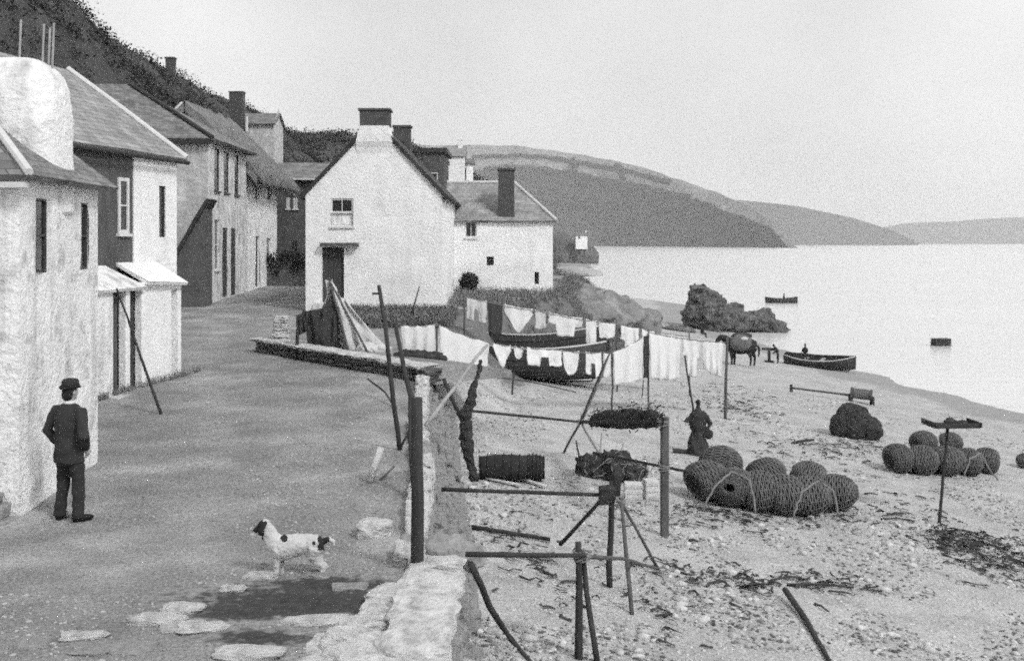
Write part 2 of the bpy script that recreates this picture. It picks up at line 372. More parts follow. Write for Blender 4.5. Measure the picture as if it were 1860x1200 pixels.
# hedges that divide the headland's fields: lumpy banks lying on the slope
def on_head(px, py):                               # nearest point of the headland mesh under a picture column at that height
    me = head1.data; n = 46 + 7; c = int(round((px - 700) / 752 * 170)); best = None
    for r in range(46 + 1):
        p = me.vertices[c * n + r].co; yy = HY - (p.z - CZ) / p.y * F
        if best is None or abs(yy - py) < best[0]: best = (abs(yy - py), p.copy())
    return best[1]
at_ = head1.data.attributes.new('bank', 'FLOAT', 'POINT')
at_.data.foreach_set('value', [(1 - sstep(((i % 53) / 46 - .58) * 5)) if (i % 53) <= 46 else 0.0 for i in range(len(head1.data.vertices))])
blend_attr(M_head, 'bank', .045, .5, .03)
HED = [('upper', [(860, 286), (930, 284), (1000, 288), (1080, 303), (1150, 316), (1230, 338)]),
       ('middle', [(880, 307), (960, 306), (1050, 318), (1130, 334), (1200, 349), (1262, 362)]),
       ('lower', [(930, 352), (990, 362), (1050, 373), (1110, 380)]),
       ('short cross', [(1040, 291), (1043, 303), (1046, 316)]),
       ('far cross', [(1122, 302), (1128, 316), (1134, 333)])]
for nm, pl in HED:
    pts = []
    for (a, b) in zip(pl, pl[1:]):
        for k in range(6): pts.append(on_head(a[0] + (b[0] - a[0]) * k / 6, a[1] + (b[1] - a[1]) * k / 6) + Vector((0, 0, 2)))
    at(pts[0]); m = MB(); m.tube(pts, [random.uniform(4.2, 6.5) for _ in pts], 6, wob=.2)
    tag(m.build('hedge', M_bush, None, True), nm + ' hedge line crossing the near headland fields', 'hedge', 'hedges on the headland'); at(None)

# bushes and scrub clinging to the two hillsides: leaf-sized faces spread through many clumps (nobody could count them)
def scrub(name, spots, label):
    v = []; f = []
    for (p, r, n) in spots:
        for k in range(n):
            d = Vector((random.gauss(0, .45), random.gauss(0, .45), random.gauss(.25, .28))) * r
            c = p + d; s = r * random.uniform(.08, .17)
            a = Vector((random.uniform(-1, 1), random.uniform(-1, 1), random.uniform(-1, 1))).normalized() * s
            b = Vector((random.uniform(-1, 1), random.uniform(-1, 1), random.uniform(-1, 1))).normalized() * s
            o = len(v); v += [c, c + a, c + a + b, c + b]; f.append((o, o + 1, o + 2, o + 3))
    me = bpy.data.meshes.new(name); me.from_pydata(v, [], f); me.materials.append(M_bush)
    o = bpy.data.objects.new(name, me); C.objects.link(o); struct(o, label, 'stuff'); o['category'] = 'scrub'; return o
hs = bpy.data.objects['hillside'].data.vertices; sp = []
for k in range(3600):
    c = random.randrange(150); r = random.randrange(12, 42); p = hs[c * 47 + r].co
    if noise.noise(p * .14) > -.18: sp.append((p - Vector((0, 0, .1)), random.uniform(.45, 1.15), 40))
scrub('hillside_scrub', sp, 'dark scrub covering the steep hillside')
hs = bpy.data.objects['hillside.001'].data.vertices; sp = []
for k in range(1300):
    c = random.randrange(105); r = random.randrange(3, 37); p = hs[c * 41 + r].co
    sp.append((p - Vector((0, 0, .5)), random.uniform(.8, 2.0) * (1 if p.y < 200 else 1.5), 46))
scrub('hillside_scrub', sp, 'dark scrub on the rising ground behind the white cottages')

# ------------------------------------------------------------------ sea air
hb = MB(); hb.box((1000, 3440, 146), 9040, 6970, 308)
hm = bpy.data.materials.new('sea_haze'); hm.use_nodes = True; hm.node_tree.nodes.remove(hm.node_tree.nodes['Principled BSDF'])
pv = hm.node_tree.nodes.new('ShaderNodeVolumePrincipled'); pv.inputs['Color'].default_value = (.95, .95, .95, 1); pv.inputs['Density'].default_value = 0.00016; pv.inputs['Anisotropy'].default_value = .2
hm.node_tree.links.new(pv.outputs[0], hm.node_tree.nodes['Material Output'].inputs['Volume'])
struct(hb.build('haze', hm), 'pale sea haze over the bay', 'stuff')
# ================================================================== HOUSES
UP = Vector((0, 0, 1))
def wob(p, n, a): return p + n * a * (noise.noise(p * 1.3) + .5 * noise.noise(p * 3.7))
def wall_face(m, o, u, n, w_, hgt, holes=(), apex=None, amp=.02, step=.45, reveal=.14):
    """Wall from o along u (w_ metres), hgt tall, outward normal n, with openings (u0,v0,u1,v1) and an optional gable apex (u, v)."""
    def cuts(lim, marks):
        xs = sorted(set([0, lim] + [x for x in marks if 0 < x < lim])); out = [xs[0]]
        for a, b in zip(xs, xs[1:]):
            k = max(1, int(math.ceil((b - a) / step))); out += [a + (b - a) * i / k for i in range(1, k + 1)]
        return out
    us = cuts(w_, [x for q in holes for x in (q[0], q[2])]); vs = cuts(hgt, [x for q in holes for x in (q[1], q[3])])
    P = lambda a, b: wob(o + u * a + UP * b, n, amp * max(0, min(1, a / .35, (w_ - a) / .35)))
    for a, b in zip(us, us[1:]):
        for c, d in zip(vs, vs[1:]):
            if any(q[0] - 1e-6 <= a and b <= q[2] + 1e-6 and q[1] - 1e-6 <= c and d <= q[3] + 1e-6 for q in holes): continue
            m.quad(P(a, c), P(b, c), P(b, d), P(a, d))
    if apex:
        top = o + u * apex[0] + UP * apex[1]; K = 8
        for a, b in zip(us, us[1:]):
            for k in range(K):
                L0 = lambda x, t: P(x, hgt).lerp(top, t)
                m.quad(L0(a, k / K), L0(b, k / K), L0(b, (k + 1) / K), L0(a, (k + 1) / K))
    for (a, c, b, d) in holes:
        for (p, q) in (((a, c), (b, c)), ((b, c), (b, d)), ((b, d), (a, d)), ((a, d), (a, c))):
            A, B = P(*p), P(*q); m.quad(A, B, B - n * reveal, A - n * reveal)
def window(th, o, u, n, rect, cols=2, rows=2, rec=.09, mfr=None, sill=True, bar=.05, name='window', mgl=None, split=None):
    a, c, b, d = rect; mfr = mfr or M_frame; f = MB(); q = o - n * rec
    for r in ((a, c, a + bar, d), (b - bar, c, b, d), (a + bar, c, b - bar, c + bar), (a + bar, d - bar, b - bar, d)):
        f.frame_box(q, u, UP, n, (r[0], r[1], 0), (r[2], r[3], .05))
    win = f.build(name, mfr, th)
    iw, ih = (b - a - 2 * bar) / cols, (d - c - 2 * bar) / rows
    for i in range(cols):
        for j in range(rows):
            p = MB(); p.frame_box(q, u, UP, n, (a + bar + i * iw + .008, c + bar + j * ih + .008, .012), (a + bar + (i + 1) * iw - .008, c + bar + (j + 1) * ih - .008, .02)); p.build('pane', (mgl(i, j) if mgl else M_glass), win)
    g = MB()
    for i in range(1, cols): g.frame_box(q, u, UP, n, (a + bar + i * iw - .014, c + bar, .022), (a + bar + i * iw + .014, d - bar, .045))
    for j in range(1, rows): g.frame_box(q, u, UP, n, (a + bar, c + bar + j * ih - .016, .0225), (b - bar, c + bar + j * ih + .016, .046))
    if g.v: g.build('glazing_bar', mfr, win)
    if sill:
        s = MB(); s.frame_box(o, u, UP, n, (a - .06, c - .07, -.08), (b + .06, c - .002, .07)); s.build('sill', mfr, win)
    return win
def slab(m, a, b, c, d, t=.10):                   # roof slope: a-b eave, c-d ridge above b, a; thickness t, UV in metres
    nrm = (b - a).cross(d - a).normalized()
    if nrm.z < 0: nrm = -nrm
    l = (b - a).length; s = (d - a).length; K = max(2, int(l / .7)); J = max(2, int(s / .7))
    P = lambda i, j: wob(a.lerp(b, i / K).lerp(d.lerp(c, i / K), j / J), nrm, .025)
    for i in range(K):
        for j in range(J):
            m.quad(P(i, j), P(i + 1, j), P(i + 1, j + 1), P(i, j + 1), [(l * i / K, s * j / J), (l * (i + 1) / K, s * j / J), (l * (i + 1) / K, s * (j + 1) / J), (l * i / K, s * (j + 1) / J)])
    lo = [p - nrm * t for p in (a, b, c, d)]
    m.quad(lo[3], lo[2], lo[1], lo[0], [(0, 0)] * 4)
    for p, q, r, s_ in ((a, b, lo[1], lo[0]), (b, c, lo[2], lo[1]), (c, d, lo[3], lo[2]), (d, a, lo[0], lo[3])): m.quad(p, q, r, s_, [(0, 0), (.3, 0), (.3, .05), (0, .05)])
def stack(th, x0, x1, y0, y1, z0, z1, m, cap=.1, pots=0, name='chimney', parent=None):
    b = MB(); b.box(((x0 + x1) / 2, (y0 + y1) / 2, (z0 + z1) / 2), x1 - x0, y1 - y0, z1 - z0, jit=.015)
    b.box(((x0 + x1) / 2, (y0 + y1) / 2, z1 + cap / 2 - .02), x1 - x0 + .1, y1 - y0 + .1, cap, jit=.012)
    o = b.build(name, m, parent or th, bevel=.02)
    for k in range(pots):
        p = MB(); cx = x0 + (x1 - x0) * (k + .5) / pots; c = Vector((cx, (y0 + y1) / 2, z1 + cap - .03)); p.tube([c, c + UP * .3, c + UP * .34], [.11, .09, .1], 10); p.build('chimney_pot', M_brick, o)
    return o
X_, Y_ = Vector((1, 0, 0)), Vector((0, 1, 0))

# ---- nearest house at the left edge: whitewashed, rounded chimney bulge rising through a low hipped roof
base = Vector((-6.2, 14.7, h_street(-6.2, 14.7)))
H1 = thing('near_house', 'whitewashed nearest house at left edge with big rounded chimney', 'house', base)
wl = MB(); zb = -.25; ze = 4.32
oB = Vector((-6.22, 14.6, zb)); nB = X_
dB = Vector((-6.36, 17.75, zb)) - oB; LB = dB.length; uB = dB.normalized(); nB = Vector((uB.y, -uB.x, 0))
def s_at(px):                                     # distance along wall B of a picture column
    k = (px - 930) / F; return (k * oB.y - oB.x) / (uB.x - k * uB.y)
wins1 = [(s_at(64), 3.35, s_at(84), 4.35), (s_at(146), 3.35, s_at(158), 4.35)]
wins1 = [(a, c, b, d - .02) for a, c, b, d in wins1]
wall_face(wl, oB, uB, nB, LB, ze - zb, wins1, amp=.045, step=.3, reveal=.05)
wall_face(wl, Vector((-10.5, 14.6, zb)), X_, -Y_, 4.28, ze - zb, amp=.045, step=.3)
wall_face(wl, oB + dB, -X_, Y_, 4.2, ze - zb, amp=.03)
wl.build('wall', M_white, H1, True)
for q in wins1: window(H1, oB, uB, nB, q, 1, 2, rec=.045, bar=.03, sill=False, mfr=M_dooro)
rf = MB(); ev = ze + .02
a, b, c, d = Vector((-10.7, 14.32, ev)), Vector((-5.98, 14.32, ev)), Vector((-8.0, 16.6, ev + 1.55)), Vector((-10.7, 16.6, ev + 1.55))
slab(rf, a, b, c, d, .09)
a2, b2, c2, d2 = Vector((-5.98, 14.32, ev)), Vector((-6.1, 17.95, ev)), Vector((-8.1, 17.95, ev + 1.5)), Vector((-8.0, 16.6, ev + 1.55))
slab(rf, a2, b2, c2, d2, .09)
roof1 = rf.build('roof', M_slate, H1)
hp = MB(); hp.tube([b + UP * .03, b.lerp(c, .5) + UP * .05, c + UP * .03], .055, 8); hp.build('hip_mortar', M_lime, roof1)
ev1 = MB(); ev1.frame_box(Vector((-10.6, 14.33, ev - .16)), X_, UP, -Y_, (0, 0, -.14), (4.55, .07, -.02)); ev1.build('eave_board', M_lime, roof1)
ch = MB(); rs = []                                # domed chimney bulge
for k in range(34):
    t = k / 33; z = 3.9 + (6.06 - 3.9) * t
    sh = 1.0 if t < .62 else math.sqrt(max(.03, 1 - ((t - .62) / .385) ** 2.6)); rx, ry = .70 * (.93 + .07 * (1 - t)) * (.42 + .58 * sh), .62 * (.42 + .58 * sh)
    ring = []
    for j in range(56):
        an = 2 * math.pi * j / 56; e = 3.2; cx = abs(math.cos(an)) ** (2 / e) * math.copysign(1, math.cos(an)); sy = abs(math.sin(an)) ** (2 / e) * math.copysign(1, math.sin(an))
        p = Vector((-6.98 + rx * cx, 16.35 + ry * sy, z)); d_ = Vector((p.x + 6.98, p.y - 16.35, 0)).normalized(); ring.append(p + d_ * (.045 * noise.noise(p * 2.2) + .022 * noise.noise(p * 6.5) + .01 * noise.noise(p * 15)))
    rs.append(ring)
ch.rings(rs); chim = ch.build('chimney', M_white, H1, True)
for px, y0, y1_ in ((37, 36, 118), (79, 44, 124), (90, 50, 124), (97, 42, 124)):
    p = MB(); p.tube([W(px - 2, y1_, 16.4), W(px + 1, y0, 16.4)], .016, 6); p.build('thin_pole', M_wood3, chim)
for k in range(3):                                # rough stone footing at the foot of the wall
    st = MB(); st.box((-8.0 + .04 * k, 14.50 - .04 * k, .30 - k * .15), 3.2 + .1 * k, .22 + .12 * k, .15, jit=.03); st.build('footing_stone', M_stone2, H1, bevel=.03)

# ---- second house: slate-hung and white halves, big pale roof with a white verge
A2 = Vector((-9.1, 24.0, 0)); u2 = Vector((.179, .984, 0)).normalized(); n2 = Vector((u2.y, -u2.x, 0))
H2 = thing('slate_hung_house', 'house with dark slate-hung wall, white end wall and big pale roof', 'house', A2 + UP * .25)
def s2(px, off=0.0):
    o = A2 + n2 * off; k = (px - 930) / F; return (k * o.y - o.x) / (u2.x - k * u2.y)
z0 = 0.1; ez = 5.56
wd = MB(); o2 = A2 + u2 * -5 + UP * z0
w2 = (s2(214) + 5, 3.70 - z0, s2(233) + 5, 4.95 - z0)
wall_face(wd, o2, u2, n2, 5 + s2(241), ez - z0, [w2], reveal=.1); wd.build('slate_hung_wall', M_darkw, H2)
window(H2, o2, u2, n2, w2, 1, 2, rec=.02, bar=.08)
ww = MB(); o2w = A2 + u2 * s2(241) + n2 * .03 + UP * z0; Lw = 4.55 - s2(241)
w2b = (s2(287) - s2(241), 3.62 - z0, s2(299) - s2(241), 4.85 - z0)
wall_face(ww, o2w, u2, n2, Lw, ez - z0, [w2b], amp=.015)
wall_face(ww, o2w + u2 * Lw, -n2, u2, 6.0, ez - z0, apex=(3, 7.7 - z0), amp=.015)
ww.quad(o2w, o2w - n2 * .03, o2w - n2 * .03 + UP * (ez - z0), o2w + UP * (ez - z0))
ww.build('white_wall', M_white2, H2, True)
window(H2, o2w, u2, n2, w2b, 1, 2, rec=.08, bar=.03, mfr=M_dooro, sill=False)
rf = MB(); E0, E1 = A2 + u2 * -5 + n2 * .22 + UP * (ez + .0), A2 + u2 * 4.75 + n2 * .22 + UP * (ez + .0)
G0, G1 = A2 + u2 * -5 - n2 * 3 + UP * 7.85, A2 + u2 * 4.75 - n2 * 3 + UP * 7.85
slab(rf, E0, E1, G1, G0, .10); slab(rf, E0 - n2 * 6.4, E1 - n2 * 6.4, G1, G0, .10)
r2 = rf.build('roof', M_slatel, H2)
vb = MB(); vb.tube([E1 + UP * .03 - u2 * .04, E1.lerp(G1, .5) + UP * .05 - u2 * .04, G1 + UP * .03 - u2 * .04], .07, 8); vb.build('verge_mortar', M_lime, r2)
gt = MB(); gt.tube([E0 - UP * .10 + n2 * .03, E1 - UP * .10 + n2 * .03], .05, 8); gt.build('gutter', M_wood, r2)
# porch against the slate-hung wall
gz = .25
P0, P1 = s2(168, .7), s2(258, .7)
pr = MB(); tA, tB = A2 + u2 * P0 + UP * 3.0, A2 + u2 * (P1 - .35) + UP * 3.0
slab(pr, A2 + u2 * P0 + n2 * .82 + UP * 2.52, A2 + u2 * P1 + n2 * .82 + UP * 2.52, tB, tA, .07); pr.build('porch_roof', M_white, H2)
for (pa, pb, nm, mm) in ((170, 206, 'porch_wall', M_white), (229, 237, 'porch_post', M_white2), (258, 264, 'porch_post', M_white2)):
    q = MB(); q.frame_box(A2 + UP * (gz - .25), u2, UP, n2, (s2(pa, .7), 0, .52), (s2(pb, .7), 2.62, .70)); q.build(nm, mm, H2, bevel=.02)
for pa, pb in ((206, 229), (237, 258)):
    q = MB(); q.frame_box(A2 + UP * gz, u2, UP, n2, (s2(pa, .7) + .01, 0, .45), (s2(pb, .7) - .01, 2.15, .5)); dr = q.build('porch_door', M_dooro, H2)
    for k in range(4):
        pl = MB(); w_ = (s2(pb, .7) - s2(pa, .7) - .06) / 4; pl.frame_box(A2 + UP * gz, u2, UP, n2, (s2(pa, .7) + .03 + k * w_, .05, .502), (s2(pa, .7) + .03 + (k + 1) * w_ - .012, 2.1, .52)); pl.build('plank', M_wood2 if pa == 206 else M_dooro, dr)
q = MB(); q.frame_box(A2 + UP * (gz - .12), u2, UP, n2, (s2(206, .9), 0, .50), (s2(262, .9), .17, 1.05)); q.build('door_step', M_stone, H2, bevel=.03)
# low white outshut beyond the porch
L0, L1 = s2(262, .62), s2(329, .62)
q = MB(); slab(q, A2 + u2 * (L0 - .1) + n2 * .78 + UP * 2.62, A2 + u2 * (L1 + .05) + n2 * .78 + UP * 2.55, A2 + u2 * (L1 - .1) + UP * 3.05, A2 + u2 * (L0 - .1) + UP * 3.05, .07); q.build('outshut_roof', M_white2, H2)
q = MB(); dh = (s2(311, .62) - L0, .05, s2(322, .62) - L0, 2.3)
wall_face(q, A2 + u2 * L0 + n2 * .62 + UP * .1, u2, n2, L1 - L0, 2.55, [dh], amp=.012, reveal=.4)
q.quad(A2 + u2 * L1 + n2 * .62 + UP * .1, A2 + u2 * L1 + UP * .1, A2 + u2 * L1 + UP * 2.65, A2 + u2 * L1 + n2 * .62 + UP * 2.65)
q.build('outshut_wall', M_white2, H2, True)
q = MB(); q.frame_box(A2 + u2 * L0 + n2 * .62 + UP * .1, u2, UP, n2, (dh[0], 0, -.36), (dh[2], 2.35, -.30)); q.build('outshut_door', M_cream, H2)

# ---- third house: grey stone with hipped roof, three tall windows to the street
B3 = Vector((-11.75, 44.7, 1.2))
H3 = thing('grey_stone_house', 'grey stone hip-roofed house with three tall upper windows', 'house', B3)
e3 = 7.5; wl = MB()
wall_face(wl, Vector((-20, 44.7, .8)), X_, -Y_, 8.25, e3 - .8, amp=.02); wl.build('side_wall', M_greyw, H3)
wl = MB(); o3 = Vector((-11.75, 44.7, .8)); u3 = Vector((-.03, 1, 0)).normalized(); n3 = Vector((u3.y, -u3.x, 0))
def s3(px):
    k = (px - 930) / F; return (k * o3.y - o3.x) / (u3.x - k * u3.y)
W3 = [(s3(389), 4.75, s3(399), 6.45), (s3(407), 4.75, s3(416), 6.45), (s3(426), 4.75, s3(434), 6.45)]
D3 = [(s3(390), 1.6, s3(399), 3.6), (s3(404), .45, s3(413), 3.3), (s3(419), .45, s3(428), 3.3)]
wall_face(wl, o3, u3, n3, 7.4, e3 - .8, W3 + D3, amp=.02, reveal=.09); wl.build('street_wall', M_cream, H3, True)
for q in W3: window(H3, o3, u3, n3, q, 1, 2, rec=.08, bar=.05, sill=True, mfr=M_wood2)
window(H3, o3, u3, n3, D3[0], 1, 2, rec=.12, bar=.06)
for q in D3[1:]:
    m = MB(); m.frame_box(o3 - n3 * .08, u3, UP, n3, (q[0], q[1], 0), (q[2], q[3], .06)); m.build('door', M_dooro, H3)
rf = MB(); zr = 10.1; ya, yb = 44.4, 52.2; xr = -11.5; yc = (ya + yb) / 2
slab(rf, Vector((-20, ya, e3)), Vector((xr, ya, e3)), Vector((-16.0, yc, zr)), Vector((-20, yc, zr)), .12)
slab(rf, Vector((-20, yb, e3)), Vector((xr, yb, e3)), Vector((-16.0, yc, zr)), Vector((-20, yc, zr)), .12)
slab(rf, Vector((xr, ya, e3)), Vector((xr, yb, e3)), Vector((-16.01, yc + .02, zr)), Vector((-16.01, yc - .02, zr)), .12)
r3 = rf.build('roof', M_slate, H3)
hp = MB(); hp.tube([Vector((xr, ya, e3 + .03)), Vector((-13.75, (ya + yc) / 2, (e3 + zr) / 2 + .06)), Vector((-16, yc, zr + .03))], .09, 8); hp.build('hip_ridge', M_slated, r3)
gt = MB(); gt.frame_box(Vector((-20, ya, e3 - .22)), X_, UP, -Y_, (0, 0, -.12), (8.4, .16, -.02)); gt.build('eave_board', M_wood, r3)
# dark lean-to shed against its side wall
sh_b = Vector((-13.2, 43.6, h_street(-13, 43.6)))
SH = thing('lean_to_shed', 'dark lean-to shed with sloping roof against grey stone house', 'shed', sh_b)
q = MB(); pl, ph = W(318, 470, 43.6), W(372, 366, 43.6); gl, gr = Vector((pl.x, 43.6, .8)), Vector((ph.x, 43.6, .8))
q.add([gl, gr, ph, pl, gl + Y_ * 1.08, gr + Y_ * 1.08, ph + Y_ * 1.08, pl + Y_ * 1.08], [(0, 1, 2, 3), (5, 4, 7, 6), (1, 5, 6, 2), (4, 0, 3, 7)]); q.build('shed_wall', M_dark2, SH)
q = MB(); slab(q, pl - Y_ * .2 - X_ * .1, pl + Y_ * 1.08 - X_ * .1, ph + Y_ * 1.08 + X_ * .1 + UP * .12, ph - Y_ * .2 + X_ * .1 + UP * .12, .12); q.build('shed_roof', M_slated, SH)

# ---- thatched house up the street and the dark house that closes it
B4 = Vector((-12.1, 52.6, 1.3))
H4 = thing('thatched_house', 'whitewashed house with shaggy thatched eaves up the street', 'house', B4)
o4 = Vector((-12.0, 52.5, .9)); u4 = Vector((-.02, 1, 0)).normalized(); n4 = Vector((u4.y, -u4.x, 0))
def s4(px):
    k = (px - 930) / F; return (k * o4.y - o4.x) / (u4.x - k * u4.y)
W4 = [(s4(463), 4.6, s4(470), 5.6), (s4(486), 4.7, s4(493), 5.6), (s4(464), .5, s4(472), 2.9), (s4(484), 1.5, s4(492), 2.8)]
q = MB(); wall_face(q, o4, u4, n4, s4(503), 6.0, W4, amp=.05, reveal=.2); wall_face(q, o4 - X_ * 6, X_, -Y_, 6, 6.0, apex=(3, 9), amp=.02); q.build('wall', M_white2, H4, True)
for k in (0, 1, 3): window(H4, o4, u4, n4, W4[k], 1, 2, rec=.12, bar=.05)
m = MB(); m.frame_box(o4 - n4 * .18, u4, UP, n4, (W4[2][0], W4[2][1], 0), (W4[2][2], W4[2][3], .06)); m.build('door', M_dooro, H4)
th = MB()                                         # thatch: thick, sagging, ragged at the eave
for side in (0, 1):
    for i in range(26):
        for j in range(12):
            def TP(i_, j_, lo=0):
                t = j_ / 12; y = 52.0 + i_ / 26 * 9.6; x = -11.45 - t * 3.3 if side == 0 else -18.0 + t * 3.3
                p = Vector((x, y, 6.55 + 3.4 * t - lo * .45)); 
                return p + UP * (.16 * noise.noise(p * .9) + (.25 * noise.noise(p * 2.4) if j_ == 0 else 0)) + X_ * (.18 * noise.noise(p * 2.1) if j_ == 0 else 0)
            th.quad(TP(i, j), TP(i + 1, j), TP(i + 1, j + 1), TP(i, j + 1))
            if j == 0: th.quad(TP(i, 0), TP(i + 1, 0), TP(i + 1, 0, 1) - X_ * .2 * (1 - 2 * side), TP(i, 0, 1) - X_ * .2 * (1 - 2 * side))
            if i == 0: th.quad(TP(0, j), TP(0, j + 1), TP(0, j + 1, 1), TP(0, j, 1))
            th.quad(TP(i, j, 1), TP(i + 1, j, 1), TP(i + 1, j + 1, 1), TP(i, j + 1, 1))
t4 = th.build('thatched_roof', M_thatch, H4, True)
fv = MB()
for k in range(2600):
    y = random.uniform(52.0, 61.5); t_ = random.random() ** 2 * .8; p = Vector((-11.42 - t_ * 3.3, y, 6.52 + 3.4 * t_ + random.uniform(-.05, .12))); l = random.uniform(.2, .5); d = Vector((.55, random.uniform(-.35, .35), -.75 - (.4 if t_ < .05 else 0))).normalized() * l; s_w = Vector((0, random.uniform(.015, .035), .01))
    fv.quad(p - s_w, p + s_w, p + d + s_w * .3, p + d - s_w * .3)
fo = fv.build('straw_fringe', M_thatch, t4); fo['kind'] = 'stuff'
B5 = Vector((-13, 64, 1.5))
H5 = thing('end_house', 'dark grey house closing the end of the street', 'house', B5)
q = MB(); W5 = [(W(520, 0, 64).x + 16, 4.35, W(527, 0, 64).x + 16, 5.0), (W(533, 0, 64).x + 16, 4.35, W(541, 0, 64).x + 16, 5.0), (W(529, 0, 64).x + 16, 1.0, W(540, 0, 64).x + 16, 2.6)]
wall_face(q, Vector((-16, 64, 1.0)), X_, -Y_, 7.5, 6.0, W5, amp=.02, reveal=.15); wall_face(q, Vector((-8.5, 64, 1.0)), Y_, X_, 6, 6.0, amp=.02); q.build('wall', M_dark2, H5)
for k in (0, 1): window(H5, Vector((-16, 64, 1.0)), X_, -Y_, W5[k], 2, 2, rec=.08, bar=.07, mgl=lambda i, j: M_frame)
window(H5, Vector((-16, 64, 1.0)), X_, -Y_, W5[2], 2, 2, rec=.08, bar=.05, mfr=M_wood2)
q = MB(); slab(q, Vector((-16.3, 63.7, 7.0)), Vector((-8.3, 63.7, 7.0)), Vector((-8.3, 67, 8.1)), Vector((-16.3, 67, 8.1)), .1); slab(q, Vector((-16.3, 70.3, 7.0)), Vector((-8.3, 70.3, 7.0)), Vector((-8.3, 67, 8.1)), Vector((-16.3, 67, 8.1)), .1)
r5 = q.build('roof', M_slate, H5)
q = MB(); q.frame_box(Vector((-16.3, 63.66, 6.93)), X_, UP, -Y_, (0, 0, 0), (8.0, .10, .06)); q.build('eave_board', M_lime, r5)

# ---- upper house and lone stack showing over the roofs on the hillside
p = W(432, 236, 96)
HU = thing('upper_house', 'small house with broad dark chimney high on the hillside', 'house', Vector((p.x, 96, p.z - 4)))
q = MB(); xa, xb_ = W(420, 0, 96).x, W(497, 0, 96).x
wall_face(q, Vector((xa, 96, p.z - 5)), X_, -Y_, xb_ - xa, 5.6, amp=.02); wall_face(q, Vector((xb_, 96, p.z - 5)), Y_, X_, 4, 5.6, apex=(2, 7), amp=.02); wall_face(q, Vector((xa, 100, p.z - 5)), -Y_, -X_, 4, 5.6, apex=(2, 7), amp=.02); q.build('wall', M_greyw, HU)
q = MB(); slab(q, Vector((xa - .2, 95.7, p.z + .5)), Vector((xb_ + .2, 95.7, p.z + .5)), Vector((xb_ + .2, 98, p.z + 1.6)), Vector((xa - .2, 98, p.z + 1.6)), .1); slab(q, Vector((xa - .2, 100.3, p.z + .5)), Vector((xb_ + .2, 100.3, p.z + .5)), Vector((xb_ + .2, 98, p.z + 1.6)), Vector((xa - .2, 98, p.z + 1.6)), .1); ru = q.build('roof', M_slate, HU)
stack(HU, W(418, 0, 95.2).x, W(443, 0, 95.2).x, 94.8, 95.7, p.z - 2, W(0, 168, 95).z, M_brick)
q = MB(); q.tube([W(448, 240, 95), W(448, 212, 95)], .12, 8); q.build('downpipe', M_lime, HU)
p = W(310, 131, 104)
at(p - UP * 2.2); q = MB(); q.box((p.x, 104, p.z - .5), .75, .75, 3.4, jit=.02); q.box((p.x, 104, p.z + 1.22), .9, .9, .16, jit=.01)
tag(q.build('lone_chimney', M_brick, None, bevel=.02), 'lone dark chimney stack on the skyline of the hillside', 'chimney'); at(None)

# ---- big white gabled cottage in the middle
B6 = Vector((-5.0, 42.0, .9))
H6 = thing('gabled_cottage', 'big white gabled cottage with dark doorway and end chimney', 'cottage', B6)
xl, xr, yf, yk, zg, el = -7.5, -2.54, 42.0, 53.4, .7, 5.35; ax, az = -5.0, 7.95
q = MB(); X6 = lambda px: (px - 930) / F * yf - xl; Z6 = lambda py: CZ - (py - HY) / F * yf - zg
d6 = (X6(585), Z6(549), X6(625), Z6(449)); w6 = (X6(600), Z6(411), X6(642), Z6(360))
o6 = Vector((xl, yf, zg)); wall_face(q, o6, X_, -Y_, xr - xl, el - zg, [d6, w6], apex=(ax - xl, az - zg), amp=.03, step=.35, reveal=.22)
wall_face(q, Vector((xr, yf, zg)), Y_, X_, yk - yf, el - zg, amp=.03); wall_face(q, Vector((xl, yk, zg)), -Y_, -X_, yk - yf, el - zg, amp=.03)
wall_face(q, Vector((xr, yk, zg)), -X_, Y_, xr - xl, el - zg, apex=(xr - ax, az - zg), amp=.02); q.build('wall', M_white2, H6, True)
window(H6, o6, X_, -Y_, (w6[0], w6[1] + .48, w6[2], w6[3]), 2, 1, rec=.10, bar=.07, sill=False)
lw = window(H6, o6, X_, -Y_, (w6[0] + .02, w6[1], w6[2] - .02, w6[1] + .50), 2, 1, rec=.16, bar=.05, sill=True, mgl=lambda i, j: M_cream)
lw['label'] = 'lower sash with pale blind behind the glass'
m = MB(); m.frame_box(o6 + Y_ * .2, X_, UP, -Y_, (d6[0], d6[1] - .1, 0), (d6[2], d6[3], .05)); dr = m.build('door', M_dooro, H6)
for k in range(4):
    m = MB(); a = d6[0] + .02 + k * (d6[2] - d6[0] - .04) / 4; m.frame_box(o6 + Y_ * .2, X_, UP, -Y_, (a, d6[1], .052), (a + (d6[2] - d6[0] - .04) / 4 - .012, d6[3] - .02, .07)); m.build('plank', M_dooro, dr)
m = MB(); m.frame_box(o6, X_, UP, -Y_, (X6(583), Z6(447), -.05), (X6(652), Z6(441), .30)); m.build('door_hood', M_wood2, H6)
m = MB(); m.box((xl + (d6[0] + d6[2]) / 2, yf - .35, zg + d6[1] - .12), 1.3, .7, .2, jit=.02); m.build('door_step', M_stone, H6, bevel=.03)
q = MB(); ov = .10; sl_ = (az - el) / (ax - xl)
for sx, ex in ((-1, xl), (1, xr)):
    e = ex + sx * .26; ze_ = el - .26 * sl_ + .06
    slab(q, Vector((e, yf - ov, ze_)), Vector((e, yk + ov, ze_)), Vector((ax, yk + ov, az + .08)), Vector((ax, yf - ov, az + .08)), .14)
r6 = q.build('roof', M_slated, H6)
rg = MB(); rg.tube([Vector((ax, yf - .1, az + .1)), Vector((ax, 48, az + .06)), Vector((ax, yk, az + .1))], .09, 8); rg.build('ridge', M_slated, r6)
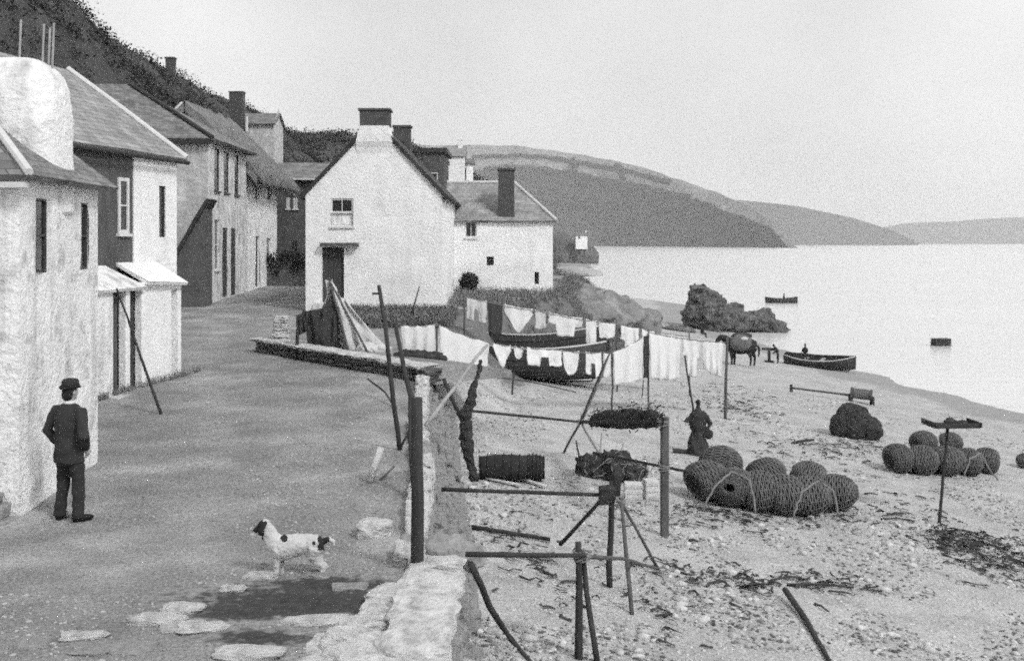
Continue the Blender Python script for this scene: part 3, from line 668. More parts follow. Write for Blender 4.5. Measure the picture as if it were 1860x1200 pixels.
q = MB(); q.rings([[(ax - a_, yf - k_, z_), (ax + a_, yf - k_, z_), (ax + a_, yf + .75, z_), (ax - a_, yf + .75, z_)] for a_, z_, k_ in ((.60, 6.5, -.05), (.66, 6.95, .05), (.66, 7.15, .13), (.60, 7.4, .15), (.55, 7.55, .15), (.54, 7.72, .15))]); cb = q.build('chimney_shoulder', M_white2, H6)
stack(H6, ax - .52, ax + .55, yf - .13, yf + .72, 7.70, 8.28, M_brick, .1, parent=cb)
stack(H6, ax - .40, ax + .36, yk - .75, yk - .05, 7.6, 8.75, M_brick, .1, parent=r6)

# ---- dark slate house squeezed behind the white cottage
x0, x1 = W(768, 0, 58).x, W(806, 0, 58).x
H7 = thing('narrow_slate_house', 'narrow dark slate-hung house just behind the gabled cottage', 'house', Vector(((x0 + x1) / 2, 58, 1.2)))
zt = W(0, 266, 58).z; q = MB(); wall_face(q, Vector((x0, 58, 1)), X_, -Y_, x1 - x0, zt - 1.3, [(.35, 4.9, .75, 6.0)], amp=.01, reveal=.1); wall_face(q, Vector((x1, 58, 1)), Y_, X_, 4.5, zt - 1.3, amp=.01); wall_face(q, Vector((x0, 62.5, 1)), -Y_, -X_, 4.5, zt - 1.3, amp=.01); q.build('wall', M_darkw, H7)
window(H7, Vector((x0, 58, 1)), X_, -Y_, (.35, 4.9, .75, 6.0), 1, 2, rec=.06, bar=.05)
q = MB(); q.box(((x0 + x1) / 2, 60.25, zt - .2), x1 - x0 + .3, 4.8, .2, jit=.02); q.build('roof', M_slated, H7)

# ---- lower white house on the knoll, hipped at the sea end
H8 = thing('seaward_cottage', 'low white cottage above the beach with tall dark chimney', 'cottage', Vector((-.4, 51, 1.2)))
xl8, xr8, yf8 = -3.0, 1.80, 51.0; zg8 = .6; e8 = 4.45; o8 = Vector((xl8, yf8, zg8))
X8 = lambda px: (px - 930) / F * yf8 - xl8; Z8 = lambda py: CZ - (py - HY) / F * yf8 - zg8
holes8 = [(X8(845), Z8(431), X8(866), Z8(402)), (X8(884), Z8(482), X8(897), Z8(466)), (X8(971), Z8(516), X8(979), Z8(494))]
q = MB(); wall_face(q, o8, X_, -Y_, xr8 - xl8, e8 - zg8, holes8, amp=.03, step=.35, reveal=.3); wall_face(q, Vector((xr8, yf8, zg8)), Y_, X_, 5, e8 - zg8, amp=.02); q.build('wall', M_white2, H8, True)
window(H8, o8, X_, -Y_, holes8[0], 2, 1, rec=.08, bar=.05, sill=True)
for k, nm in ((1, 'wall_hatch'), (2, 'slit_shutter')):
    a, c, b, d = holes8[k]; m = MB(); m.frame_box(o8 + Y_ * .28, X_, UP, -Y_, (a, c, 0), (b, d, .04)); m.build(nm, M_dooro, H8)
q = MB(); yb8 = 56.0; ym = 53.5; zr8 = 6.25
slab(q, Vector((xl8, yf8 - .2, e8)), Vector((xr8 + .15, yf8 - .2, e8)), Vector((.1, ym, zr8)), Vector((xl8, ym, zr8)), .1); slab(q, Vector((xl8, yb8 + .2, e8)), Vector((xr8 + .15, yb8 + .2, e8)), Vector((.1, ym, zr8)), Vector((xl8, ym, zr8)), .1)
slab(q, Vector((xr8 + .15, yf8 - .2, e8)), Vector((xr8 + .15, yb8 + .2, e8)), Vector((.09, ym + .02, zr8)), Vector((.09, ym - .02, zr8)), .1); r8 = q.build('roof', M_slatel, H8)
q = MB(); q.tube([Vector((xl8, ym, zr8 + .03)), Vector((.1, ym, zr8 + .03))], .07, 8); q.tube([Vector((.1, ym, zr8 + .03)), Vector((xr8 + .15, yf8 - .2, e8 + .04))], .07, 8); q.build('ridge_mortar', M_lime, r8)
stack(H8, W(905, 0, 51).x, W(934, 0, 51).x, 51.05, 51.75, 4.2, W(0, 309, 51.2).z, M_brick, .1)
# grey annexe wall stepped between the two cottages
# ---- small white house farther up and one at the water's edge
def small_house(name, label, px0, px1, py_eave, py_base, Y, gable, mw, mr, wins, chim_=True):
    x0, x1 = W(px0, 0, Y).x, W(px1, 0, Y).x; zb_, ze_ = W(0, py_base, Y).z, W(0, py_eave, Y).z; D = (x1 - x0) * .9
    t = thing(name, label, 'house', Vector(((x0 + x1) / 2, Y, zb_))); q = MB(); o = Vector((x0, Y, zb_ - 2)); rects = [(W(a, 0, Y).x - x0, W(0, d, Y).z - zb_ + 2, W(b, 0, Y).x - x0, W(0, c, Y).z - zb_ + 2) for a, c, b, d in wins]
    wall_face(q, o, X_, -Y_, x1 - x0, ze_ - zb_ + 2, rects, amp=.02); wall_face(q, Vector((x1, Y, zb_ - 2)), Y_, X_, D, ze_ - zb_ + 2, apex=(D / 2, ze_ - zb_ + 2 + gable), amp=.02); wall_face(q, Vector((x0, Y + D, zb_ - 2)), -Y_, -X_, D, ze_ - zb_ + 2, apex=(D / 2, ze_ - zb_ + 2 + gable), amp=.02); q.build('wall', mw, t)
    for r in rects: window(t, o, X_, -Y_, r, 1, 2, rec=.05, bar=.06, sill=False)
    q = MB(); slab(q, Vector((x0 - .2, Y - .2, ze_)), Vector((x1 + .2, Y - .2, ze_)), Vector((x1 + .2, Y + D / 2, ze_ + gable)), Vector((x0 - .2, Y + D / 2, ze_ + gable)), .1); slab(q, Vector((x0 - .2, Y + D + .2, ze_)), Vector((x1 + .2, Y + D + .2, ze_)), Vector((x1 + .2, Y + D / 2, ze_ + gable)), Vector((x0 - .2, Y + D / 2, ze_ + gable)), .1); r_ = q.build('roof', mr, t)
    if chim_: stack(t, x1 - .6, x1 - .15, Y + D / 2 - .25, Y + D / 2 + .25, ze_ + gable - .4, ze_ + gable + .55, M_white2, .08, parent=r_)
    return t
small_house('hill_house', 'small white house on the rising ground behind the cottages', 807, 843, 284, 318, 105, 1.0, M_white2, M_slatel, [(812, 292, 818, 302)])
small_house('hill_outhouse', 'tiny white outhouse beside the small white hill house', 847, 859, 298, 320, 107, .5, M_white2, M_slate, [], False)
small_house('shore_house', 'tiny white house at the water beyond the seaward cottage', 1046, 1067, 428, 442, 400, 1.2, M_white2, M_slate, [(1050, 428, 1054, 434)])
# ================================================================== WALLS, STONES, ROCKS
def unit_stone(seed, amp=.15):
    m = MB(); bm = bmesh.new(); bmesh.ops.create_cube(bm, size=1); bmesh.ops.subdivide_edges(bm, edges=bm.edges[:], cuts=5, use_grid_fill=True)
    for v in bm.verts:
        c = v.co * 2; e = (abs(c.x) ** 7 + abs(c.y) ** 7 + abs(c.z) ** 7) ** (1 / 7); v.co = v.co / max(e, 1e-6) * (max(abs(c.x), abs(c.y), abs(c.z)))
    bm.verts.ensure_lookup_table()
    m.add([v.co + Vector((noise.noise(v.co * 1.7 + Vector((seed, 0, 0))), noise.noise(v.co * 1.7 + Vector((0, seed, 9))), noise.noise(v.co * 1.7 + Vector((5, 0, seed))))) * amp + v.co.normalized() * (.06 * noise.noise(v.co * 3.3 + Vector((seed, 3, 1))) + .05 * noise.noise(v.co * 8 + Vector((seed, 1, 2)))) for v in bm.verts], [[v.index for v in f.verts] for f in bm.faces]); bm.free()
    return m.mesh('stone')
STONES = [unit_stone(k * 3.7) for k in range(8)]
STONES_M = {}
def stone(parent, name, c, sx, sy, sz, rz, m, k=None, tilt=0):
    k = random.randrange(8) if k is None else k
    if (m.name, k) not in STONES_M:
        me = STONES[k].copy(); me.materials.append(m); STONES_M[(m.name, k)] = me
    o = bpy.data.objects.new(name, STONES_M[(m.name, k)]); C.objects.link(o)
    if parent: o.parent = parent; o.location = Vector(c) - Vector(parent.location)
    else: o.location = c
    o.scale = (sx, sy, sz); o.rotation_euler = (tilt * random.uniform(-1, 1), tilt * random.uniform(-1, 1), rz); return o
M_paleg = mat('pale_grey_slab', .42, .2, 3, .92, .8, 12, .2, 60, .03, patch=(4, .5, .7, .7))
# retaining wall between the street and the beach
RW = thing('retaining_wall', 'rough stone retaining wall between the street and the beach', 'wall', Vector((-.9, 12, -.9)))
core = MB(); rr = []
y = 6.5
while y < 28.2:
    xt = tab(XB, y); bt = .05 if y < 12.6 else .72
    rr.append([(xt - .34, y, -1.4), (xt - .34, y, tab(ST, y) - .03), (xt - .03, y, tab(ST, y) - .04), (xt + bt * .9, y, -1.5)]); y += .4
core.rings(rr); core.build('wall_core', M_stone2, RW)
y = 7.6
while y < 28:                                     # capping stones and coursed face stones
    l = random.uniform(.55, 1.0) if y < 12.4 else random.uniform(.4, .8)
    if y < 12.5 < y + l: l = 12.5 - y
    if l < .2: y = 12.75; continue
    yc = y + l / 2; xt = tab(XB, yc); dx = (tab(XB, yc + .3) - tab(XB, yc - .3)) / .6 if yc > 12.9 else 0; rz = -math.atan(dx)
    wide = random.uniform(.26, .36) if yc > 12.6 else random.uniform(.42, .62)
    stone(RW, 'capping_stone', (xt - wide / 2 + .14, yc, tab(ST, yc) + .02 + random.uniform(-.03, .05)), wide, l * 1.02, random.uniform(.2, .28), rz + random.uniform(-.06, .06), M_stone if random.random() < (.8 if yc > 12.6 else 1.1) else M_stone2, tilt=.05)
    bt = .05 if yc < 12.6 else .72
    for r in range(5):
        zz = tab(ST, yc) - .2 - r * .23; n = 1 if l < .55 else 2
        for i in range(n):
            stone(RW, 'face_stone', (xt - .02 + bt * (r + .5) / 5, y + l * (i + .5) / n + random.uniform(-.05, .05), zz + random.uniform(-.03, .03)), random.uniform(.2, .3), l / n * random.uniform(.85, 1.02), random.uniform(.17, .24), rz, M_stone2, tilt=.06)
    y += l
for k in range(26):                               # second row of big pale slabs where the wall is broad, by the camera
    yy = random.uniform(8.2, 11.4); xx = -1.0 - random.uniform(0, .5) * (1 - abs(yy - 9.4) / 3)
    stone(RW, 'capping_stone', (xx, yy, .02 + random.uniform(-.05, .02)), random.uniform(.3, .6), random.uniform(.3, .6), .16, random.uniform(0, 3), M_stone if random.random() < .9 else M_stone2, tilt=.06)
# low stone kerb that crosses towards the cottages
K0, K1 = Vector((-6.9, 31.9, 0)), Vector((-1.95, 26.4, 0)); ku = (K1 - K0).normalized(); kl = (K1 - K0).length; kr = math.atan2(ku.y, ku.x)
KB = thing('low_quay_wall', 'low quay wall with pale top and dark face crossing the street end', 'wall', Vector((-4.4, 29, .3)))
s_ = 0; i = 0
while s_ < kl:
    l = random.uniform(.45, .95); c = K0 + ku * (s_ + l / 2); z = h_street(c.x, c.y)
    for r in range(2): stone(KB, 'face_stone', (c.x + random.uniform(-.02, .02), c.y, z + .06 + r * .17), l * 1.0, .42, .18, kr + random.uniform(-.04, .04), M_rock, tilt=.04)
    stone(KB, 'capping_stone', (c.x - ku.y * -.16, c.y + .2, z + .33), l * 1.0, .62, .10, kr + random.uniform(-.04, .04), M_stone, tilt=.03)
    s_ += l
# raised flags behind it
pk = MB(); rr = []
for k in range(17):
    c = K0 + ku * (kl * k / 16); n_ = Vector((-ku.y, ku.x, 0)); z = h_street(c.x, c.y)
    rr.append([c + n_ * .2 + UP * (z - .1), c + n_ * .2 + UP * (z + .26), c + n_ * 1.3 + UP * (z + .24), c + n_ * 2.6 + UP * (z + .06), c + n_ * 2.6 + UP * (z - .1)])
pk.rings(rr); struct(pk.build('quay_platform', M_street), 'earth platform behind the low quay wall')
# pier of pale stones at its end
PI_ = thing('stone_pier', 'short stack of pale stones at the left end of the quay wall', 'pier', G(508, 640))
b = G(508, 640)
for k in range(5): stone(PI_, 'pier_stone', (b.x + random.uniform(-.03, .03), b.y + .1, b.z + .1 + k * .2), .5 - .03 * k, .45, .2, random.uniform(-.1, .1), M_stone, tilt=.04)
# loose flat stones and the wet hollow in the street
def flat_stone(px0, px1, py0, py1, m, label, hgt=.10):
    a, b_ = G(px0, (py0 + py1) / 2), G(px1, (py0 + py1) / 2); c = (a + b_) / 2; dep = max(.22, G((px0 + px1) / 2, py0).y - G((px0 + px1) / 2, py1).y)
    o = stone(None, 'flat_stone', (c.x, c.y, h(c.x, c.y) + hgt * (.25 if hgt > .15 else -.12)), (b_ - a).length, dep, hgt, random.uniform(-.15, .15), m, tilt=.03); tag(o, label, 'stone', 'flat stones bedded in the street'); return o
FS = [(296, 372, 1096, 1116, M_stone, 'pale flat stone at the left end of the wet hollow'), (446, 506, 1042, 1051, M_stone, 'pale flat stone under the dog\'s front paws'), (548, 604, 1040, 1049, M_stone2, 'grey flat stone under the dog\'s hind paws'),
      (236, 332, 1118, 1136, M_stone, 'long pale stone just below the wet hollow'), (652, 712, 962, 978, M_stone, 'white boulder left of the thick dark post'), (390, 520, 1178, 1200, M_stone, 'broad pale slab at the bottom edge of the picture'),
      (566, 690, 1150, 1190, M_stone, 'wide pale slab left of the white wall stones'), (400, 446, 1064, 1076, M_stone, 'small pale stone above the wet hollow'), (606, 668, 1062, 1072, M_stone2, 'grey stone above the right of the wet hollow'),
      (520, 640, 1118, 1136, M_stone, 'pale slab edging the near side of the wet hollow'), (30, 90, 1160, 1180, M_stone2, 'half-buried grey stone at the lower left corner'), (130, 200, 1172, 1190, M_stone2, 'half-buried grey stone right of the corner stone')]
for q in FS: flat_stone(*q[:6], hgt=.20 if 'boulder' in q[5] else .09)
random.seed(21)
PV = thing('rough_paving', 'patch of rough flush slabs at the bottom of the street', 'paving', G(400, 1170))
for k in range(7):                              # flush slabs of the rough paving at the bottom of the street
    px, py = random.uniform(150, 690), random.uniform(1128, 1200); w_ = random.uniform(40, 110)
    if 370 < px < 560 and py < 1182: continue
    c = G(px, py); dp = random.uniform(.2, .45)
    stone(PV, 'slab', (c.x, c.y, h(c.x, c.y) - .01), w_ / F * c.y, dp, .07, random.uniform(-.3, .3), random.choice([M_stone, M_stone2, M_paleg]), tilt=.03)
random.seed(22)
# sea rocks
def rock(name, lumps, label, m=M_rock, kind=None, cat='rock'):
    q = MB()
    for l in lumps: q.lump(*l)
    at(lumps[0][0]); o = q.build(name, m, None); at(None); fuse(o, .11, 0)
    L0 = o.location.copy(); kk = .45 if cat == 'bluff' else 1.0
    displace(o, lambda c: kk * (.28 * noise.noise(Vector(((c + L0).x * .9, (c + L0).y * .9, (c + L0).z * 2.2))) - .30 * abs(noise.noise((c + L0) * 1.7)) + .14 * noise.noise((c + L0) * 4.5)))
    o.data.polygons.foreach_set('use_smooth', [False] * len(o.data.polygons)); return tag(o, label, cat)
def RP(px, py, Y): return W(px, py, Y)
rock('sea_rock', [(RP(1280, 575, 99), 1.7, 2.2, 2.3, 3, .35, 1.5, 4), (RP(1268, 552, 99), .9, 1.2, 1.6, 4, .3, 1.6, 4), (RP(1312, 582, 98), 2.0, 1.6, 1.4, 5, .35, 1.6, 4), (RP(1345, 590, 97.5), 1.8, 1.4, 1.0, 8, .35, 1.6, 4), (RP(1378, 584, 97.5), 1.5, 1.4, 1.0, 9, .35, 1.6, 4), (RP(1402, 597, 97), 1.4, 1.2, .7, 11, .35, 1.6, 4)], 'big dark rock at the water with tall left shoulder')
q = G(1225, 600); rock('shore_rock', [(q, 1.6, .8, .35, 12, .35, 1.6, 3), (q + Vector((-1.6, .3, .1)), 1.1, .6, .3, 13, .3, 1.6, 3)], 'low flat dark rocks on the shore left of the big rock')
rock('knoll_rock', [(Vector((4.4, 60, -.3)), 2.4, 3.2, 1.35, 21, .3, 1.5, 4), (Vector((2.9, 62, .3)), 2.2, 3, 1.1, 22, .3, 1.5, 4), (Vector((6.3, 62, -1.1)), 1.9, 2.4, 1.2, 23, .3, 1.5, 4), (Vector((3.3, 55.5, -.2)), 1.5, 2.4, 1.3, 25, .3, 1.5, 4)], 'dark grassy bluff beside the seaward cottage', m=mat('bluff_turf', .22, .4, 1.2, 1, 1.0, 9, .35, 30, .08, patch=(1.0, .5, .7, 1.5)), cat='bluff')
for k, (px, py, Y, sx) in enumerate(((1040, 470, 300, 6.0), (1030, 452, 340, 7.0), (1056, 482, 260, 4.5))):
    p = W(px, py, Y); q = MB(); q.lump(Vector((p.x, p.y, SEA + .2)), sx, 5, .9 + .3 * k, 31 + k, .3, 1.5, 3); at((p.x, p.y, SEA)); tag(q.build('shore_ledge', M_stone2 if k % 2 else M_paleg, None), ['pale shore ledge nearest the seaward cottage', 'grey shore ledge farthest along the coast', 'low pale ledge awash at the shore'][k], 'rock', 'ledges along the far shore'); at(None)

# ================================================================== POSTS, POLES, RAILS
def pole(name, pts, r0, r1, m, label=None, cat='pole', parent=None, n=8, group=None, crook=.012):
    pts = [Vector(p) for p in pts]; L_ = []
    for a, b_ in zip(pts, pts[1:]):
        k = max(2, int((b_ - a).length / .35)); L_ += [a.lerp(b_, i / k) for i in range(k)]
    L_.append(pts[-1]); sd = random.uniform(0, 50)
    L_ = [p + Vector((noise.noise(p * 1.5 + Vector((sd, 0, 0))), noise.noise(p * 1.5 + Vector((0, sd, 0))), 0)) * crook * (0 if i in (0, len(L_) - 1) else 2.5) for i, p in enumerate(L_)]
    q = MB(); q.tube(L_, [r0 + (r1 - r0) * i / (len(L_) - 1) for i in range(len(L_))], n, wob=.08)
    if parent is None: at(L_[0])
    o = q.build(name, m, parent, True); at(None)
    if parent is None: tag(o, label, cat, group)
    return o
b = G(757, 1040); pole('thick_post', [b - UP * .2, W(757, 905, b.y), W(757, 722, b.y)], .072, .058, M_wood, 'thick dark upright post standing at the street side of the wall', 'post', n=10)
b = G(727, 817); pole('leaning_pole', [b - UP * .1, W(706, 640, b.y - .1), W(688, 518, b.y)], .042, .03, M_wood, 'tall dark pole leaning left, with its top against the white cottage')
q = MB(); t = W(683, 533, b.y); q.tube([t - X_ * .06, t + X_ * .1], .02, 6); at(t); tag(q.build('cross_peg', M_wood, None), 'short peg near the top of the tall leaning pole', 'peg'); at(None)
pole('leaning_pole', [W(752, 880, 15.6) , W(745, 720, 16.2), W(718, 590, 17.2)], .042, .03, M_wood, 'dark pole leaning left just behind the thick post')
b = G(727, 815); pole('short_stick', [b, W(746, 775, b.y + .1)], .022, .015, M_wood, 'short forked stick at the foot of the tall leaning pole', 'stick')
b = G(672, 876); pole('white_stake', [b, W(692, 812, b.y)], .055, .05, M_stone, 'short white stake leaning in the street', 'stake')
b = G(690, 872); pole('short_stick', [b, W(716, 846, b.y + .2)], .02, .015, M_wood2, 'thin dark stick beside the short white stake', 'stick')
b = G(293, 752); pole('leaning_pole', [b, W(250, 630, b.y + .6), W(212, 524, b.y + 1.3)], .03, .02, M_wood, 'thin dark pole leaning against the porch of the slate-hung house')
pole('leaning_spar', [W(773, 772, 19.0), W(885, 626, 20.5)], .035, .025, M_wood3, 'pale spar slanting up right over the wall')
pole('leaning_spar', [W(866, 872, 21.0), W(838, 762, 20.6), W(806, 688, 20.4)], .045, .035, M_wood, 'dark spar slanting up left over the wall')
# net-drying racks standing between the wall and the beach
def rack(label, base): return thing('drying_rack', label, 'rack', base, 'net drying racks below the wall')
b = G(1051, 1196); D = b.y
RA = rack('nearest drying rack with one thick and one slanting post', b)
pole('post', [b - UP * .1, W(1050, 984, D)], .05, .034, M_wood, parent=RA)
pole('prop', [G(1086, 1206), W(1060, 1008, D + .05)], .035, .028, M_wood, parent=RA)
pole('rail', [W(846, 1006, 12.6), W(1064, 1008, D - .06)], .03, .026, M_wood, parent=RA)
pole('lower_rail', [W(1062, 1010, D), W(1130, 1014, 14.6), W(1196, 1032, 16.6)], .025, .02, M_wood2, parent=RA)
b = G(1108, 1066); D = b.y
RB_ = rack('middle drying rack with a cluster of posts and a slanting brace', b)
pole('post', [b - UP * .1, W(1112, 872, D)], .045, .04, M_wood, parent=RB_)
pole('post', [G(1148, 1116), W(1128, 905, D - .3)], .03, .026, M_wood2, parent=RB_)
pole('prop', [G(1196, 1034), W(1126, 905, D + .1)], .024, .02, M_wood2, parent=RB_)
pole('brace', [W(1018, 988, D + 1.2), W(1100, 898, D + .05)], .032, .028, M_wood, parent=RB_)
pole('rail', [W(802, 888, 16.4), W(1108, 899, D - .08)], .03, .026, M_wood, parent=RB_)
pole('ground_spar', [G(856, 962, .05), G(1004, 986, .05)], .035, .03, M_wood, parent=RB_)
q = MB(); q.box(W(1103, 898, D - .1), .22, .2, .22, jit=.03); q.box(W(1118, 880, D + .02), .12, .12, .34, jit=.03); q.build('lashing', M_net, RB_, bevel=.02)
bR = G(1207, 972); D = bR.y
RC = rack('far drying rack with squared right-hand post and a net over its beam', bR)
q = MB(); q.box(((1207 - 930) / F * D, D, (bR.z - .1 + W(0, 757, D).z) / 2), .125, .125, W(0, 757, D).z - bR.z + .1, rz=.2, jit=.008); q.build('square_post', M_wood2, RC, bevel=.01)
ap = W(1055, 766, 25.2)
pole('rail', [W(858, 746, 23.6), ap], .03, .026, M_wood, parent=RC)
pole('beam', [ap, W(1206, 766, D - .1)], .04, .05, M_wood, parent=RC)
pole('lower_rail', [W(1078, 822, 22.5), W(1250, 856, D - .15)], .028, .024, M_wood, parent=RC)
pole('leg', [G(1024, 822), ap + UP * .05, W(1108, 640, 24.4)], .03, .02, M_wood2, parent=RC)
pole('leg', [G(1092, 832), ap + UP * .03, W(1060, 745, 25.4)], .03, .025, M_wood3, parent=RC)
pole('leg', [W(1056, 766, 25.3), W(1090, 690, 24.8), W(1104, 650, 24.6)], .028, .02, M_wood3, parent=RC)
q = MB(); rs = []                                 # heap of net slung over the beam
for k in range(19):
    t = k / 18; c = W(1074 + 128 * t, 764 - 2 * t, 24.6 + (D - .1 - 24.6) * t); e = math.sin(math.pi * min(1, max(0, .08 + t * .9))) ** .4
    rs.append([c + Vector((.10 * math.cos(a) * e, .05 * math.sin(a), (.20 * math.sin(a) * (1 if math.sin(a) > 0 else .8)) * e)) + Vector((noise.noise(c * 3 + Vector((a, 0, 0))), noise.noise(c * 3 + Vector((0, a, 0))), noise.noise(c * 3 + Vector((0, 0, a))))) * .09 for a in [2 * math.pi * j / 14 for j in range(14)]])
q.rings(rs); q.build('net_heap', M_net, RC, True)
q = MB()
for k in range(380):                              # ragged tufts of net
    t_ = random.random(); c = W(1074 + 128 * t_, 764 - 2 * t_, 24.6 + (D - .1 - 24.6) * t_) + Vector((random.gauss(0, .06), random.gauss(0, .05), random.gauss(.05, .1))); a = Vector((random.uniform(-1, 1), random.uniform(-.5, .5), random.uniform(-1, .8))).normalized() * random.uniform(.04, .10); n_ = a.cross(Vector((random.uniform(-1, 1), 1, 0))).normalized() * .01
    q.quad(c - n_, c + n_, c + a + n_, c + a - n_)
q.build('net_tufts', M_net, RC)['kind'] = 'stuff'
# free-standing sticks on the beach
pole('curved_spar', [W(855, 1024, 12.55), W(890, 1100, 13.0), W(930, 1160, 13.4), G(966, 1206)], .04, .03, M_wood, 'long curved spar leaning down from wall to beach at bottom', 'spar')
pole('beach_stick', [G(1506, 1204, .03), G(1462, 1128, .05), G(1426, 1086, .12)], .028, .045, M_wood, 'long crooked stick lying on the beach at the bottom right', 'stick')
b = G(1317, 760); pole('clothes_pole', [b - UP * .1, W(1321, 612, b.y)], .05, .04, M_wood2, 'upright pole right of the hanging sheets', 'pole')
YP = b.y
# ================================================================== WASHING
def cloth(label, px0, py0, px1, py1, drop0, drop1, Y0, Y1, m=None, shape='sheet', folds=5, amp=.05, group='washing on the front line', name='hanging_cloth'):
    """A pegged cloth hung from a line running (px0,py0)-(px1,py1); drops are picture heights at either end."""
    q = MB(); NU, NV = 28, 16; a, b_ = W(px0, py0, Y0), W(px1, py1, Y1); w_ = (b_ - a).length; sd = random.uniform(0, 90); front = []; back = []
    for j in range(NV + 1):
        for i in range(NU + 1):
            s, t = i / NU, j / NV; Yc = Y0 + (Y1 - Y0) * s; top = a.lerp(b_, s) - UP * (.035 * math.sin(math.pi * s) + .015 * abs(math.sin(4 * math.pi * s)))
            dr = (drop0 + (drop1 - drop0) * s) / F * Yc; x = s
            if shape == 'point': dr *= 1 - .75 * abs(2 * s - 1) ** 1.2
            if shape == 'legs': dr *= (1 if abs(s - .5) > .14 else .45)
            if shape == 'shirt': dr *= (1 if .22 < s < .78 else .5)
            if shape == 'round': dr *= math.sqrt(max(.05, 1 - abs(2 * s - 1) ** 3))
            dr *= 1 + .05 * noise.noise(Vector((s * 4, sd, 0)))
            p = top - UP * dr * t + Y_ * (amp * (t * .8 + .2) * (math.sin(s * folds * 2 * math.pi + sd + t) + .8 * noise.noise(Vector((s * 5, t * 2, sd)))) + .06 * t * math.sin(sd)) + X_ * (.05 * t * noise.noise(Vector((s * 3, t * 3, sd + 7))) + (w_ * .08 * t * (0.5 - s) if shape == 'sheet' else 0))
            front.append(p)
    n = NU + 1; q.add(front + [p + Y_ * .012 for p in front], [])
    N_ = len(front)
    for j in range(NV):
        for i in range(NU):
            k = j * n + i; q.f.append((k, k + 1, k + n + 1, k + n)); q.f.append((N_ + k + n, N_ + k + n + 1, N_ + k + 1, N_ + k))
    edge = [i for i in range(n)] + [j * n + NU for j in range(1, NV + 1)] + [NV * n + i for i in range(NU - 1, -1, -1)] + [j * n for j in range(NV - 1, 0, -1)]
    for k in range(len(edge)): e0, e1 = edge[k], edge[(k + 1) % len(edge)]; q.f.append((e0, N_ + e0, N_ + e1, e1))
    at(a); o = q.build(name, m or M_cloth, None, True); at(None); return tag(o, label, 'laundry', group)
def line(label, pts, r=.012):
    q = MB(); P_ = []
    for a, b_ in zip(pts, pts[1:]):
        for k in range(8): t = k / 8; P_.append(a.lerp(b_, t) - UP * .05 * math.sin(math.pi * t))
    P_.append(pts[-1]); q.tube(P_, r, 5); at(P_[0]); tag(q.build('clothesline', M_rope, None, True), label, 'rope'); at(None)
YA = 29.5
FL = [(728, 590, YA), (793, 588, YA + .4), (890, 622, 31), (1000, 634, 32.3), (1112, 640, 33.5), (1180, 604, 34), (1321, 622, YP)]
def fy(px):
    for (a, ya, Ya), (b_, yb_, Yb) in zip(FL, FL[1:]):
        if px <= b_: t = (px - a) / (b_ - a); return ya + (yb_ - ya) * t, Ya + (Yb - Ya) * t
    return FL[-1][1:]
line('front clothesline carrying the large white sheets', [W(*p) for p in FL])
def fc(label, p0, p1, d0, d1, **k):
    k.setdefault('amp', .07)
    (a, A), (b_, B) = fy(p0), fy(p1); return cloth(label, p0, a, p1, b_, d0, d1, A, B, **k)
fc('pale sheet hanging between the two leaning poles', 728, 790, 66, 58, folds=3)
fc('largest white sheet with slanting top, left end of front line', 797, 889, 80, 50, folds=3)
fc('tiny white cap-like cloth between drawers and pointed cloth', 934, 950, 20, 22, folds=1, shape='round')
fc('small pointed white cloth next to the largest sheet', 896, 928, 42, 42, shape='point', folds=1, name='hanging_cloth')
fc('pair of white drawers hung wide on the front line', 957, 1020, 32, 28, shape='legs', folds=2)
fc('short round-edged white cloth left of the bleached spar', 1022, 1052, 42, 42, shape='round', folds=1)
fc('white drawers behind the bleached crossing spars', 1064, 1092, 40, 44, folds=1, shape='legs')
fc('narrow white towel behind the bleached crossing spars', 1096, 1110, 46, 40, folds=1)
fc('tall white sheet hanging just right of the bleached spars', 1114, 1168, 60, 78, folds=2)
fc('tall white sheet right of the dark gap in the line', 1180, 1236, 84, 76, folds=3)
fc('white shift with narrow sleeves right of the tall sheets', 1240, 1272, 64, 70, folds=2, shape='shirt')
fc('last white sheet before the upright pole', 1276, 1314, 52, 64, folds=3)
fc('narrow dark garment hanging in the gap between sheets', 1169, 1179, 76, 76, m=M_clothd, folds=1, amp=.02)
for px in (793, 1112, 1178):
    py, Yq = fy(px); x = W(px, 0, Yq).x; pole('clothes_prop', [Vector((x, Yq + .12, h(x, Yq) - .05)), W(px, py - 8, Yq + .12)], .03, .022, M_wood2, {793: 'prop at the left of the largest sheet', 1112: 'prop left of the tall white sheet', 1178: 'prop beside the narrow dark garment'}[px], 'pole')
BL = [(842, 538, 37.5), (985, 566, 38.5), (1122, 588, 39.5), (1252, 611, 40.4)]
line('rear clothesline in front of the seaward cottage', [W(*p) for p in BL])
def bc(label, p0, p1, d0, d1, **k):
    f = lambda px: (538 + (px - 842) * .18, 37.5 + (px - 842) * .0071)
    (a, A), (b_, B) = f(p0), f(p1); return cloth(label, p0, a, p1, b_, d0, d1, A, B, group='washing on the rear line', **k)
bc('grey-white drawers at the left end of the rear line', 848, 884, 40, 40, shape='legs', folds=2, m=M_cloth2)
bc('long dark garment on the rear line', 886, 913, 58, 58, m=M_clothd, folds=1)
bc('white shawl hanging in a point on the rear line', 916, 968, 52, 40, shape='point', folds=2)
bc('white shirt on the right of the rear line', 996, 1058, 40, 34, shape='shirt', folds=2)
bc('small white cloth near the right end of the rear line', 1064, 1084, 44, 44, folds=1)
bc('broad pale cloth at the right end of the rear line', 1088, 1118, 30, 24, folds=1)
bc('long white nightshirt beyond the right pole of the rear line', 1128, 1160, 50, 56, shape='shirt', folds=2)
bc('white apron near the far end of the rear line', 1166, 1188, 44, 38, shape='round', folds=1)
